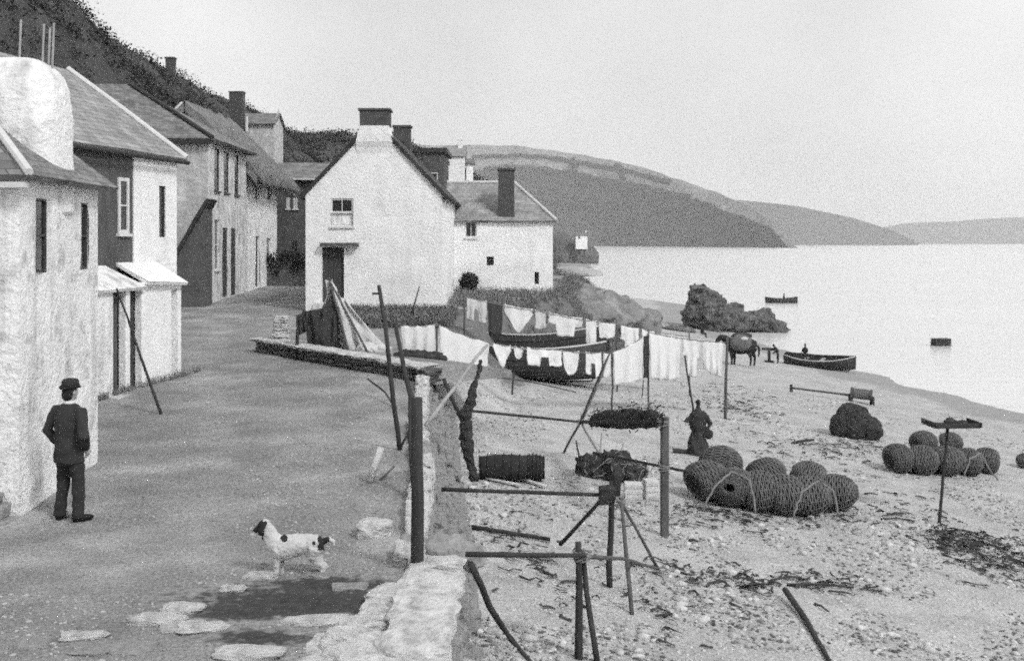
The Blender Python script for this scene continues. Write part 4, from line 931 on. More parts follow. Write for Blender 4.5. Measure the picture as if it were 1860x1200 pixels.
bc('grey-white cloth at the far end of the rear line', 1200, 1240, 36, 40, folds=2, m=M_cloth2)
bc('small grey cloth between the shawl and the shirt', 972, 992, 34, 30, folds=1, m=M_cloth2)
for px, py, Yq, lb in ((1252, 602, 40.4, 'farthest pole of the rear clothesline'), (843, 530, 37.5, 'left pole of the rear clothesline'), (1121, 580, 39.5, 'right pole of the rear clothesline')):
    x = W(px, 0, Yq).x; pole('clothes_prop', [Vector((x, Yq, h(x, Yq) - .05)), W(px, py, Yq)], .03, .022, M_wood2, lb, 'pole')
# ================================================================== BOATS
def boat(name, label, L, B, Dp, loc, yaw, roll=0, pitch=0, m=None, group=None, thw=3, cat='boat', stern=True, pale=False, oars=False):
    t = thing(name, label, cat, loc, group); Mx = Matrix.Rotation(yaw, 3, 'Z') @ Matrix.Rotation(pitch, 3, 'Y') @ Matrix.Rotation(roll, 3, 'X'); loc = Vector(loc)
    T = lambda p: loc + Mx @ Vector(p)
    NS, NP = 22, 7
    def sec(s, inset=0.0):                        # half section: list of (y, z) from keel to gunwale, with lapped planks
        x = (s - .5) * L; w_ = (1 - abs(2 * s - 1) ** (2.6 if s > .5 else (4.5 if stern else 2.6))); w_ = max(.02, w_)
        if stern and s < .5: w_ = max(w_, .55 + .45 * (s / .5))
        sheer = Dp * (1 + .32 * (2 * s - 1) ** 2); keel = Dp * .12 * max(0, (2 * s - 1)) ** 3
        pts = []
        for k in range(NP + 1):
            t_ = k / NP; y = B / 2 * w_ * math.sin(math.pi / 2 * t_ ** .75); z = keel + (sheer - keel) * (1 - math.cos(math.pi / 2 * t_)) ** .9
            pts.append((max(.0, y - inset), z + inset * .6))
            if inset == 0 and 0 < k < NP: pts.append((y + .022, z + .008))
        return x, pts
    def shell(inset):
        rs = []
        for i in range(NS + 1):
            x, p = sec(i / NS, inset); rs.append([(x, -y, z) for y, z in reversed(p)] + [(x, y, z) for y, z in p[1:]])
        return rs
    q = MB(); out, inn = shell(0), shell(.035)
    for rs in (out, inn):
        n = len(rs[0]); o = len(q.v); q.v += [T(p) for r in rs for p in r]
        for i in range(NS):
            for j in range(n - 1): q.f.append((o + i * n + j, o + (i + 1) * n + j, o + (i + 1) * n + j + 1, o + i * n + j + 1))
        q.f.append(tuple(o + j for j in range(n)))
    hull = q.build('hull', m or M_hull, t)
    for sg in (-1, 1):
        g = MB(); pts = []
        for i in range(NS + 1):
            x, p = sec(i / NS); pts.append(T((x, sg * (p[-1][0] + .005), p[-1][1] + .01)))
        g.tube(pts, .032, 6); g.build('gunwale', M_hulll if pale else M_wood2, t)
    k_ = MB(); k_.tube([T((-L / 2, 0, -.02)), T((0, 0, -.04)), T((L * .4, 0, -.02)), T((L * .5, 0, Dp * .6)), T((L * .505, 0, Dp * 1.36))], .03, 6); k_.build('keel', M_wood, t)
    for k in range(thw):
        s = .28 + .24 * k; x, p = sec(s); y = p[-1][0] * .9; z = Dp * .72
        b_ = MB(); b_.add([T((x + a, c * y, z + e)) for a in (-.11, .11) for c in (-1, 1) for e in (0, .035)], [(0, 1, 3, 2), (4, 6, 7, 5), (0, 4, 5, 1), (2, 3, 7, 6), (0, 2, 6, 4), (1, 5, 7, 3)]); b_.build('thwart', M_wood3 if pale else M_wood2, t)
    if oars:
        for sg in (-1, 1):
            o_ = MB(); o_.tube([T((-.2, sg * .1, Dp * .8)), T((.0, sg * B * .5, Dp * 1.12)), T((.3, sg * B * 1.3, Dp * .6))], .02, 6); o_.build('oar', M_wood3, t)
    return t
b = G(965, 690); boat('beached_boat', 'dark beached boat directly behind the front washing line', 5.0, 1.8, 1.0, (b.x + .05, b.y + .2, b.z - .02), R(-5), R(-8), 0, group='boats drawn up on the beach', pale=True)
b = G(990, 628); x = W(985, 0, 40.6).x; boat('beached_boat', 'dark beached boat higher up below the seaward cottage', 4.8, 1.7, 1.15, (x, 40.6, h(x, 40.6) + .25), R(172), R(14), R(3), group='boats drawn up on the beach', pale=True)
b = G(1490, 668); BY = b.y; boat('shore_boat', 'dark open boat at the water edge with a figure in it', 4.0, 1.35, .62, (b.x, b.y, b.z - .05), R(-30), R(10), 0, group='boats drawn up on the beach', pale=True)
boat('rowing_boat', 'dark rowing boat afloat beyond the big rock', 3.9, 1.3, .75, (W(1419, 0, 143).x, 143, SEA - .22), R(176), 0, 0, oars=True)
# floating keep box
p = W(1709, 0, 84); KX = thing('keep_box', 'dark slatted box floating alone on the water at right', 'box', (p.x, 84, SEA - .1))
q = MB(); q.box((p.x, 84, SEA + .22), 1.2, .7, .5, rz=.15, jit=.02); q.build('box', M_hull, KX, bevel=.02)
for k in range(3):
    q = MB(); q.box((p.x, 84, SEA + .06 + .16 * k), 1.26, .76, .05, rz=.15); q.build('slat', M_wood, KX)
q = MB(); q.box((p.x, 84, SEA + .5), 1.24, .76, .05, rz=.15); q.build('lid', M_wood2, KX)

# ================================================================== CRAB POTS
def lathe(m, prof, n=24, T=lambda p: p, wob_=0.0):
    m.rings([[T(Vector((r * math.cos(2 * math.pi * j / n) * (1 + random.uniform(-wob_, wob_)), r * math.sin(2 * math.pi * j / n) * (1 + random.uniform(-wob_, wob_)), z))) for j in range(n)] for r, z in prof])
PROF = [(.30, .0), (.42, .02), (.49, .10), (.52, .22), (.50, .36), (.43, .50), (.32, .60), (.20, .655), (.13, .65), (.11, .56), (.10, .42)]
def prof_at(t):
    t *= len(PROF) - 1; i = min(int(t), len(PROF) - 2); f = t - i; return PROF[i][0] + (PROF[i + 1][0] - PROF[i][0]) * f, PROF[i][1] + (PROF[i + 1][1] - PROF[i][1]) * f
def torus(m, R_, z, r, n=30, k=5, ph=0):
    o = len(m.v)
    for i in range(n):
        a = 2 * math.pi * i / n; rr = R_ + .008 * math.sin(a * 10 + ph); zz = z + .010 * math.sin(a * 10 + ph + 1.5) + .012 * noise.noise(Vector((math.cos(a), math.sin(a), z * 9)))
        for j in range(k): b_ = 2 * math.pi * j / k; m.v.append(Vector(((rr + r * math.cos(b_)) * math.cos(a), (rr + r * math.cos(b_)) * math.sin(a), zz + r * math.sin(b_))))
    for i in range(n):
        for j in range(k): m.f.append((o + i * k + j, o + ((i + 1) % n) * k + j, o + ((i + 1) % n) * k + (j + 1) % k, o + i * k + (j + 1) % k))
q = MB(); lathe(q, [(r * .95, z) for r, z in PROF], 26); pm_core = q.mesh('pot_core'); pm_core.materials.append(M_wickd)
q = MB()
for k in range(34): r, z = prof_at(k / 33); torus(q, r, z, .014, ph=(k % 2) * math.pi)
pm_weave = q.mesh('weave'); pm_weave.materials.append(M_wick); pm_weave.polygons.foreach_set('use_smooth', [True] * len(pm_weave.polygons))
q = MB()
for j in range(14):
    a = 2 * math.pi * j / 14; q.tube([Vector((prof_at(t / 12)[0] * 1.02 * math.cos(a), prof_at(t / 12)[0] * 1.02 * math.sin(a), prof_at(t / 12)[1])) for t in range(13)], .012, 4)
pm_rib = q.mesh('rib'); pm_rib.materials.append(M_wick)
M_mouth = mat('bleached_wicker', .11, .3, 8, .9, .5, 40)
q = MB(); torus(q, .145, .665, .026, 26, 6); torus(q, .19, .66, .018, 26, 6, 1); pm_mouth = q.mesh('mouth_ring'); pm_mouth.materials.append(M_mouth)
def pot(label, loc, sca, tilt, yaw, group):
    t = thing('crab_pot', label, 'crab pot', loc, group); t.rotation_euler = (tilt, random.uniform(-.1, .1), yaw); t.scale = (sca * random.uniform(.95, 1.18), sca * random.uniform(.74, .86), sca * random.uniform(.95, 1.3))
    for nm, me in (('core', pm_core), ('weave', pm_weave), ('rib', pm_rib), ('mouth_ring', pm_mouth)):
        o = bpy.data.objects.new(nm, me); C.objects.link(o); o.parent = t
    return t
g1 = 'heap of crab pots in the middle of the beach'
def lying(px, py, sca, yaw, label, g, dy=0, up=0, tilt=1.35):
    b_ = G(px, py); x, y = b_.x, b_.y + dy; k = .3 * sca * math.sin(tilt)   # the pot's middle stands over the pixel's ground point
    return pot(label, (x - math.sin(yaw) * k, y + math.cos(yaw) * k, h(x, y) + .40 * sca * math.sin(tilt) - .05 * sca + up), sca, tilt, yaw, g)
lying(1290, 918, .92, 1.9, 'leftmost crab pot of the middle heap, lying on its side', g1, .5, tilt=1.3)
lying(1338, 926, .92, -.35, 'crab pot of the middle heap whose round mouth faces the camera', g1, .35, tilt=1.42)
lying(1388, 934, .92, 1.45, 'crab pot lying sideways right of the one facing the camera', g1, .4, tilt=1.45)
lying(1430, 940, .92, 1.7, 'crab pot lying sideways in the centre of the middle heap', g1, .4, tilt=1.5)
lying(1474, 942, .92, 1.35, 'crab pot of the middle heap second from the right end', g1, .4, tilt=1.45)
lying(1522, 934, .92, 1.2, 'rightmost crab pot of the middle heap', g1, .42, tilt=1.45)
lying(1322, 905, .85, 2.6, 'crab pot lying on top at the left of the middle heap', g1, .75, .2, .8)
lying(1408, 916, .8, 1.9, 'crab pot behind the centre of the middle heap', g1, 1.0, .05, 1.2)
lying(1496, 920, .8, -1.9, 'crab pot behind the right side of the middle heap', g1, .95, .0, 1.2)
g2 = 'heap of crab pots at the right of the beach'
for k, (px, py, s_, yw, up, tl, lb) in enumerate(((1642, 862, .84, 1.7, 0, 1.35, 'leftmost crab pot of the right-hand heap'), (1684, 865, .86, 1.4, 0, 1.45, 'crab pot of the right-hand heap left of the table post'), (1726, 867, .86, 1.75, 0, 1.4, 'crab pot of the right-hand heap behind the table post'), (1768, 867, .86, -1.5, 0, 1.45, 'crab pot of the right-hand heap right of the table post'), (1804, 863, .82, -1.75, 0, 1.4, 'rightmost crab pot of the right-hand heap'), (1690, 850, .78, 1.9, .26, 1.3, 'crab pot on top of the right-hand heap, left'), (1738, 850, .78, 1.3, .26, 1.35, 'crab pot on top of the right-hand heap, right'))):
    lying(px, py, s_, yw, lb, g2, .4 + (k > 4) * .1, up, tl)
lying(1866, 852, .5, .8, 'crab pot cut off by the right edge of the picture', 'loose crab pots', .2, 0, 1.2)
# dark creels under the wall
for px, wpx, lb, yw in ((915, 88, 'longer dark basket lying below the wall', 1.35), (968, 40, 'shorter dark basket standing beside the long one', .2)):
    b_ = G(px, 872); s_ = wpx / F * b_.y; t = thing('fish_basket', lb, 'basket', b_, 'dark baskets below the wall')
    q = MB(); ax_ = Vector((math.cos(.05), math.sin(.05), 0)); ry = .25
    rs = []
    for k in range(13):
        u_ = (k / 12 - .5) * s_; rr = ry * (.86 + .14 * math.sin(math.pi * k / 12)); rs.append([b_ + ax_ * u_ + UP * ry + Vector((0, math.cos(a), 0)) * rr + UP * math.sin(a) * rr for a in [2 * math.pi * j / 18 for j in range(18)]])
    q.rings(rs); bd = q.build('basket_body', M_wickd, t, True)
    for k in range(0, 13, 2):
        q = MB(); q.tube([p + (p - (b_ + ax_ * ((k / 12 - .5) * s_) + UP * ry)) * .04 for p in rs[k]] + [rs[k][0]], .016, 5); q.build('hoop', M_wickd, bd)
def roughen(o, a, fr):
    displace(o, lambda c: a * (noise.noise(c * fr) + .7 * noise.noise(c * fr * 2.3) + .6 * abs(noise.noise(c * fr * .5))))
def heap(name, label, lumps, m, cat, group=None, vox=.04, base=None, strands=0, ms=None):
    c0 = Vector(base or lumps[0][0]); t = thing(name, label, cat, c0, group); q = MB()
    for l in lumps: q.lump(*l)
    o = q.build('mass', m, t); fuse(o, vox * .7, 1); roughen(o, .035 if vox > .035 else .02, 9)
    if strands:                                   # loops of rope and cork line lying over the mass
        vs = o.data.vertices; q = MB()
        for k in range(strands):
            v = vs[random.randrange(len(vs))]; p = v.co + c0; pts = [p]
            d = Vector((random.uniform(-1, 1), random.uniform(-1, 1), random.uniform(-.4, .4))).normalized()
            for j in range(7):
                d = (d + Vector((random.uniform(-1, 1), random.uniform(-1, 1), random.uniform(-1, .6))) * .5).normalized(); pts.append(pts[-1] + d * .06)
            okp = []
            for p in pts:
                hit, loc, nn, _ = o.closest_point_on_mesh(p - c0); okp.append(loc + nn * .008 + c0)
            q.tube(okp, .011, 5)
        q.build('rope_loops', ms or M_roped, t)['kind'] = 'stuff'
    return t
b = G(1558, 797); heap('net_heap', 'rounded dark heap of net standing alone on the beach', [(b + Vector((-.1, .3, .4)), .58, .5, .62, 41, .2, 1.6, 3), (b + Vector((.35, .25, .25)), .45, .4, .42, 42, .25, 1.6, 3), (b + Vector((-.4, .3, .3)), .35, .4, .4, 43, .2, 1.6, 3)], M_net, 'net', base=b, strands=50)
b = G(1120, 885); heap('net_heap', 'tangled heap of net and rope behind the middle rack', [(b + Vector((-.45, .9, .2)), .3, .3, .28, 44, .4, 2.4, 3), (b + Vector((.02, .8, .24)), .36, .34, .34, 45, .45, 2.4, 3), (b + Vector((.42, .7, .14)), .28, .26, .2, 46, .45, 2.4, 3)], M_net, 'net', base=b, strands=55, ms=M_rope)
for k, (px, py, sx, sy, sz, lb) in enumerate(((1150, 908, .32, .25, .34, 'pale wooden crate left of the square post'), (1182, 906, .26, .25, .38, 'taller pale wooden crate against the square post'))):
    b_ = G(px, py); t = thing('crate', lb, 'crate', b_, 'pale crates behind the racks'); q = MB(); q.box(b_ + UP * (sz / 2), sx, sy, sz, rz=.2 * k, jit=.01); q.build('crate_body', M_canvas, t, bevel=.01)
    for j in range(3): q = MB(); q.box(b_ + UP * (sz * (.18 + .32 * j)), sx + .02, sy + .02, .05, rz=.2 * k); q.build('slat', M_stone, t)
for k, (x0, y0, x1, y1_, lb) in enumerate(((884, 872, 945, 886, 'pale board lying in front of the dark baskets'), (900, 866, 960, 876, 'second pale board nearest the long basket'), (945, 872, 990, 888, 'short pale board at the right of the boards'), (1000, 940, 1010, 992, 'pale cloth-like board propped upright on the beach'))):
    a_, b_ = G(x0, y0, .03), G(x1, y1_, .05); d = (b_ - a_); q = MB()
    if k == 3: a_, b_ = G(1003, 992), W(1012, 940, G(1003, 992).y + .05); d = b_ - a_
    sd = d.normalized().cross(Vector((.1, 1, .3) if k == 3 else (0, 0, 1))).normalized(); up_ = sd.cross(d.normalized()); q.frame_box(a_, d.normalized(), sd, up_, (0, -.05, 0), (d.length, .05, .025)); at(a_); tag(q.build('loose_board', M_stone, None, bevel=.004), lb, 'board', 'loose pale boards on the beach'); at(None)
# ---- dark baulk and bundle on a pole
b = G(1268, 826)
q = MB(); a_, b2 = G(1222, 822, .04), G(1320, 832, .06); q.tube([a_, (a_ + b2) / 2, b2], [.06, .075, .05], 7, wob=.15); at(a_); tag(q.build('driftwood_baulk', M_wood, None), 'dark baulk lying at the foot of the bundled pole', 'timber'); at(None)
pole('leaning_pole', [b + Vector((-.12, .1, 0)), W(1258, 740, b.y + .1), W(1244, 645, b.y + .1)], .03, .02, M_wood, 'slim pole held upright by the figure in a long skirt')
SKIRT_B = b.copy()
# ---- hand winch on the beach
b = G(1500, 722); Yw = b.y; t = thing('hand_winch', 'low hand winch with long bar and round drum near the water', 'winch', b)
bl = W(1437, 722, Yw + 1); pole('post', [Vector((bl.x, Yw + 1, h(bl.x, Yw + 1) - .1)), W(1437, 698, Yw + 1)], .07, .06, M_wood, parent=t)
pole('bar', [W(1437, 704, Yw + 1), W(1500, 712, Yw + .3), W(1548, 718, Yw)], .04, .045, M_wood2, parent=t)
c0, c1 = W(1545, 713, Yw), W(1584, 718, Yw - .3); q = MB(); q.tube([c0, c0.lerp(c1, .08), c0.lerp(c1, .1), c0.lerp(c1, .9), c0.lerp(c1, .92), c1], [.24, .24, .19, .19, .24, .24], 16); dm = q.build('drum', M_wood2, t)
q = MB()
for k in range(9): q.tube([c0.lerp(c1, .14 + .08 * k) + Vector((0, math.cos(a), math.sin(a))) * .2 for a in [2 * math.pi * j / 14 for j in range(15)]], .02, 5)
q.build('rope_turns', M_rope, dm)
for cc in (c0, c1):
    q = MB(); g = h(cc.x, cc.y); q.box((cc.x, cc.y, (g + cc.z) / 2 - .1), .1, .3, cc.z - g + .1); q.build('bearer', M_wood, t)
# ---- tray on a post
b = G(1705, 950); t = thing('tray_on_post', 'plank tray holding dark catch on top of a slim post', 'stand', b)
pole('post', [b - UP * .1, W(1721, 778, b.y)], .035, .032, M_wood, parent=t)
c = W(1728, 772, b.y)
for k in range(4):
    q = MB(); q.box(c + Vector((0, -.24 + .16 * k, 0)), .92, .145, .035, rz=.06, jit=.006); q.build('plank', M_wood2, t)
q = MB(); q.box(c + Vector((-.46, 0, .05)), .03, .64, .1, rz=.06); q.box(c + Vector((.46, 0, .05)), .03, .64, .1, rz=.06); q.box(c + Vector((0, -.33, .05)), .9, .025, .08, rz=.06); q.build('rim', M_wood, t)
q = MB()
for k in range(7): q.lump(c + Vector((random.uniform(-.1, .38), random.uniform(-.2, .2), .08)), .13, .08, .05, k, .2, 2, 2, random.uniform(0, 3))
q.build('catch', M_net, t)
# ---- net and canvas on poles behind the quay wall
b = W(600, 655, 30.6); b.z = h_street(b.x, 30.6) + .2
t = thing('net_stand', 'dark nets and pale canvas draped over poles behind the quay wall', 'net stand', b)
apx = W(600, 512, 30.8)
for px, py, dy in ((556, 652, .4), (640, 662, -.5), (690, 680, -1.2), (610, 645, .8)):
    e = W(px, py, 30.6 + dy); pole('pole', [e, apx + Vector((random.uniform(-.05, .05), 0, random.uniform(0, .1)))], .03, .022, M_wood2 if px > 620 else M_wood3, parent=t)
pole('pole', [W(537, 655, 30.2), W(541, 600, 30.2), W(553, 563, 30.3)], .05, .04, M_wood, parent=t)
def drape(nm, m, tops, bots, amp, parent, sag=.15):
    q = MB(); NU, NV = 24, 14; v = []
    def pl(ps, s): s *= len(ps) - 1; i = min(int(s), len(ps) - 2); return ps[i].lerp(ps[i + 1], s - i)
    for j in range(NV + 1):
        for i in range(NU + 1):
            s, t_ = i / NU, j / NV; p = pl(tops, s).lerp(pl(bots, s), t_); e = noise.noise(Vector((s * 7, t_ * 2.5, amp * 30))); v.append(p - Y_ * (amp * e + .05 * math.sin(s * 30) * t_) - UP * sag * math.sin(math.pi * t_))
    n = NU + 1; N_ = len(v); q.add(v + [p + Y_ * .02 for p in v], [])
    for j in range(NV):
        for i in range(NU): k = j * n + i; q.f.append((k, k + 1, k + n + 1, k + n)); q.f.append((N_ + k + n, N_ + k + n + 1, N_ + k + 1, N_ + k))
    edge = list(range(n)) + [j * n + NU for j in range(1, NV + 1)] + [NV * n + i for i in range(NU - 1, -1, -1)] + [j * n for j in range(NV - 1, 0, -1)]
    for k in range(len(edge)): a, b_ = edge[k], edge[(k + 1) % len(edge)]; q.f.append((a, N_ + a, N_ + b_, b_))
    return q.build(nm, m, parent, True)
drape('dark_net', M_net, [W(553, 566, 30.3), W(585, 560, 30.5), W(606, 530, 30.7), W(615, 540, 30.7)], [W(560, 655, 30.3), W(585, 657, 30.2), W(606, 658, 30.1), W(618, 650, 30.2)], .25, t)
drape('hanging_net', M_net, [W(538, 572, 30.2), W(562, 566, 30.2)], [W(540, 610, 30.2), W(562, 600, 30.2)], .1, t)
drape('canvas', M_canvas, [W(590, 508, 30.8), W(604, 512, 30.8), W(620, 540, 30.8), W(632, 548, 30.8)], [W(612, 640, 30.9), W(640, 655, 30.6), W(672, 660, 30.4), W(712, 640, 30.4)], .18, t, .05)
drape('pale_net', M_cloth2, [W(575, 575, 30.9), W(600, 540, 30.9)], [W(545, 655, 30.9), W(600, 655, 30.9)], .2, t, .05)
# small canvas bundle and pale sack on the quay
b = G(668, 655); heap('canvas_bundle', 'crumpled pale canvas at the foot of the draped poles', [(b + Vector((0, .3, .22)), .3, .25, .22, 51, .3, 2, 3), (b + Vector((.35, .3, .2)), .28, .22, .2, 52, .35, 2, 3)], M_canvas, 'canvas', base=b + UP * .2, vox=.03)
b = G(742, 660); heap('net_heap', 'dark net lying in a heap beneath the hanging sheets', [(b + Vector((.1, -.1, .12)), .5, .3, .22, 53, .35, 2, 3), (b + Vector((.6, -.2, .1)), .4, .28, .2, 54, .35, 2, 3)], M_net, 'net', base=b, strands=40)
# dark net hanging over the dark spar on the wall
tn = thing('hung_net', 'long dark net hanging down the beach face of the wall', 'net', W(850, 870, 20.8))
q = MB(); q.tube([W(873, 655, 20.6), W(862, 700, 20.6), W(848, 745, 20.6), W(846, 790, 20.7), W(853, 830, 20.8), W(861, 872, 20.9)], [.03, .06, .09, .12, .10, .05], 12); o = q.build('net', M_net, tn); fuse(o, .022, 1)
displace(o, lambda c: .06 * noise.noise(Vector((c.x * 5, c.y * 5, c.z * 2))) + .04 * noise.noise(c * 14))
b = G(815, 1000); heap('turf_clump', 'rounded dark clump of turf on the wall at the thick post', [(Vector((-.75, 13.0, .02)), .28, .28, .2, 55, .25, 2, 3), (Vector((-.5, 13.1, -.05)), .2, .2, .16, 56, .25, 2, 3)], M_stone2, 'turf', vox=.03)
# arch-like dark bush against the seaward cottage
b = G(853, 527); t = thing('dark_bush', 'round dark bush at the foot of the seaward cottage', 'bush', Vector((-1.85, 50.4, 1.15)))
def leaf_ball(parent, c, rx, ry, rz, n, s, m, name='foliage'):
    v = []; f = []
    for k in range(n):
        d = Vector((random.gauss(0, 1), random.gauss(0, 1), random.gauss(0, 1))).normalized() * random.uniform(.45, 1.02); p = Vector(c) + Vector((d.x * rx, d.y * ry, d.z * rz)); a = Vector((random.uniform(-1, 1), random.uniform(-1, 1), random.uniform(-1, 1))).normalized() * s * random.uniform(.6, 1.3); b_ = Vector((random.uniform(-1, 1), random.uniform(-1, 1), random.uniform(-1, 1))).normalized() * s * random.uniform(.4, .9); o = len(v); v += [p, p + a, p + a + b_, p + b_]; f.append((o, o + 1, o + 2, o + 3))
    q = MB(); q.add(v, f); return q.build(name, m, parent)
leaf_ball(t, (-1.88, 50.3, 1.78), .42, .4, .42, 2200, .075, M_bush)
q = MB(); q.lump(Vector((-1.88, 50.3, 1.75)), .33, .3, .34, 81, .2, 2, 3); q.build('inner_growth', M_bush, t)
q = MB(); q.tube([(-1.85, 50.45, 1.1), (-1.86, 50.45, 1.5), (-1.8, 50.45, 1.8)], [.04, .03, .015], 6); q.build('stem', M_wood, t)
# grass on the bank below the cottages, and weeds along the walls (stuff)
def grass(name, spots, label, m, hgt=.3):
    v = []; f = []
    for p in spots:
        for k in range(7):
            a = random.uniform(0, 6.28); l = hgt * random.uniform(.5, 1.3); d = Vector((math.cos(a), math.sin(a), 0)); b_ = p + d * random.uniform(0, .08); w_ = d.cross(UP) * .012 * (hgt / .3); o = len(v)
            v += [b_ - w_, b_ + w_, b_ + d * l * .25 + UP * l * .7 + w_ * .6, b_ + d * l * .25 + UP * l * .7 - w_ * .6, b_ + d * l * .6 + UP * l]; f += [(o, o + 1, o + 2, o + 3), (o + 3, o + 2, o + 4)]
    q = MB(); q.add(v, f); o = q.build(name, m); struct(o, label, 'stuff'); o['category'] = 'grass'; return o
M_grass = mat('bank_grass', .21, .4, 3, .9, 0)
sp = []
for k in range(2600):
    x, y = random.uniform(-6.3, -2.0), random.uniform(37.5, 41.9)
    if noise.noise(Vector((x * .8, y * .8, 4))) > -.25: sp.append(Vector((x, y, h(x, y) - .01)))
grass('bank_grass', sp, 'rough grass on the bank below the gabled cottage', M_grass, .28)
sp = []
for k in range(5200):
    x, y = random.uniform(-2.4, 7.5), random.uniform(43.5, 70)
    u = x - tab(XB, y)
    if 0 < u < tab(WD, y) * .8 or (x < 1.8 and y < 50.8): sp.append(Vector((x, y, h(x, y) - .01)))
grass('bank_grass', sp, 'rough grass on the bank below the seaward cottage', M_grass, .32)
sp = []
for k in range(260):
    y = random.uniform(12.8, 27); sp.append(Vector((tab(XB, y) + random.uniform(.3, .5), y, h_beach0(-.6, y))))
for k in range(120): s = random.uniform(-2, 4.4); p = A2 + u2 * s + n2 * .74; sp.append(Vector((p.x, p.y, h_street(p.x, p.y))))
grass('wall_weeds', sp, 'weeds along the foot of the walls', M_grass, .16)
# driftwood fork near the cottage
pole('crooked_stick', [G(752, 585), W(750, 560, 38.5), W(762, 520, 38.6)], .04, .02, M_wood2, 'thin crooked stick standing before the gabled cottage', 'stick')
# ================================================================== PEBBLES AND WRACK (stuff)
def pebbles(name, m, n, place, label, r0, r1):
    bm = bmesh.new(); bmesh.ops.create_icosphere(bm, subdivisions=1, radius=1); bv = [v.co.copy() for v in bm.verts]; bf = [[v.index for v in f.verts] for f in bm.faces]; bm.free(); V = []; Fc = []
    for k in range(n):
        p = place()
        if p is None: continue
        x, y = p; r = random.uniform(r0, r1) * random.uniform(.6, 1.2); a = random.uniform(0, 6.28); ca, sa = math.cos(a), math.sin(a); ex, ey, ez = r * random.uniform(.8, 1.7), r * random.uniform(.7, 1.1), r * random.uniform(.4, .75); z = h(x, y) + ez * .3; o = len(V)
        for v in bv: X, Yv = v.x * ex, v.y * ey; V.append((x + X * ca - Yv * sa, y + X * sa + Yv * ca, z + v.z * ez))
        Fc += [[i + o for i in f] for f in bf]
    me = bpy.data.meshes.new(name); me.from_pydata(V, [], Fc); me.materials.append(m); me.polygons.foreach_set('use_smooth', [True] * len(Fc)); o = bpy.data.objects.new(name, me); C.objects.link(o); struct(o, label, 'stuff'); o['category'] = 'pebbles'
def beach_spot():
    y = 12.0 * math.exp(random.uniform(0, 1.35)); x = random.uniform(tab(XB, y) + .4, min(y * .47, tab(XB, y) + 22)); return (x, y)
def patchy(th_):
    def f():
        for _ in range(30):
            x, y = beach_spot()
            if noise.noise(Vector((x * .33, y * .22, 6))) + .5 * noise.noise(Vector((x * 1.1, y * .7, 2))) > th_: return x, y
        return None
    return f
pebbles('pale_pebbles', M_stone, 6000, beach_spot, 'pale pebbles strewn over the beach', .010, .032)
pebbles('dark_pebbles', M_stone2, 5200, patchy(.0), 'grey pebbles strewn over the beach', .010, .035)
pebbles('dark_pebbles', M_rock, 5600, patchy(.0), 'dark pebbles strewn over the beach', .008, .034)
pebbles('beach_stones', M_stone, 620, patchy(.05), 'larger pale stones scattered over the beach', .04, .085)
def street_spot():
    for _ in range(20):
        y = 8.5 * math.exp(random.uniform(0, 1.2)); x = random.uniform(max(-6.0, -y * .46), tab(XB, y) - .3)
        if y > 13 or wetness(930 + x / y * F, HY + CZ / y * F) < .35: return (x, y)
    return (x, y)
def street_patch():
    for _ in range(30):
        x, y = street_spot()
        if noise.noise(Vector((x * .5, y * .5, 16))) + (.35 if x > -2.6 - .06 * y or y < 11.5 else -.15) > .12: return x, y
pebbles('street_pebbles', mat('worn_pebble', .42, .2, 6, .9, .3, 20), 1900, street_patch, 'pale small stones trodden into the street', .008, .024)
pebbles('street_grit', M_stone2, 2600, street_spot, 'grey grit on the street', .008, .025)
def wrack(n, pl, label):
    V = []; Fc = []
    for k in range(n):
        t = random.random() * (len(pl) - 1); i = int(t); f = t - i; px = pl[i][0] + (pl[i + 1][0] - pl[i][0]) * f + random.gauss(0, pl[i][2]); py = pl[i][1] + (pl[i + 1][1] - pl[i][1]) * f + random.gauss(0, pl[i][3])
        if py < 650 or px < 880: continue
        d = Vector(((px - 930) / F, 1, -(py - HY) / F)); y = 12.0
        for _ in range(40):
            z = h(d.x * y, y); y = (CZ - z) / -d.z
        x = d.x * y; a = random.gauss(0, .5) + random.choice([0, 3.14]); l = random.uniform(.03, .12); w_ = random.uniform(.010, .03); o = len(V); z0_ = random.uniform(.0, .05)
        for j in range(4):
            cx, cy = x + math.cos(a) * l * j, y + math.sin(a) * l * j; nx, ny = -math.sin(a), math.cos(a); zz = h(cx, cy) + .012 + z0_ * (1 if j in (1, 2) else .3); V += [(cx + nx * w_, cy + ny * w_, zz), (cx - nx * w_, cy - ny * w_, zz + random.uniform(-.0, .03))]; a += random.gauss(0, .6)
        for j in range(3): Fc.append((o + 2 * j, o + 2 * j + 1, o + 2 * j + 3, o + 2 * j + 2))
    me = bpy.data.meshes.new('seaweed'); me.from_pydata(V, [], Fc); me.materials.append(M_weed); o = bpy.data.objects.new('seaweed', me); C.objects.link(o); struct(o, label, 'stuff'); o['category'] = 'seaweed'
wrack(100, [(1180, 1030, 25, 8), (1330, 1062, 40, 12), (1480, 1058, 45, 10), (1560, 1065, 20, 8)], 'dark seaweed line across the middle of the beach')
wrack(320, [(1700, 965, 30, 10), (1790, 1000, 40, 18), (1870, 1030, 40, 22)], 'thick dark seaweed at the right edge of the beach')
wrack(170, [(1200, 925, 50, 12), (1350, 955, 70, 10), (1560, 925, 60, 14), (1680, 920, 50, 16)], 'scattered seaweed round the crab pots')
wrack(160, [(1400, 805, 50, 8), (1560, 815, 70, 10), (1640, 850, 40, 8)], 'scattered seaweed beyond the crab pots')
wrack(150, [(1300, 720, 30, 14), (1400, 750, 40, 12)], 'scattered seaweed by the upright pole')
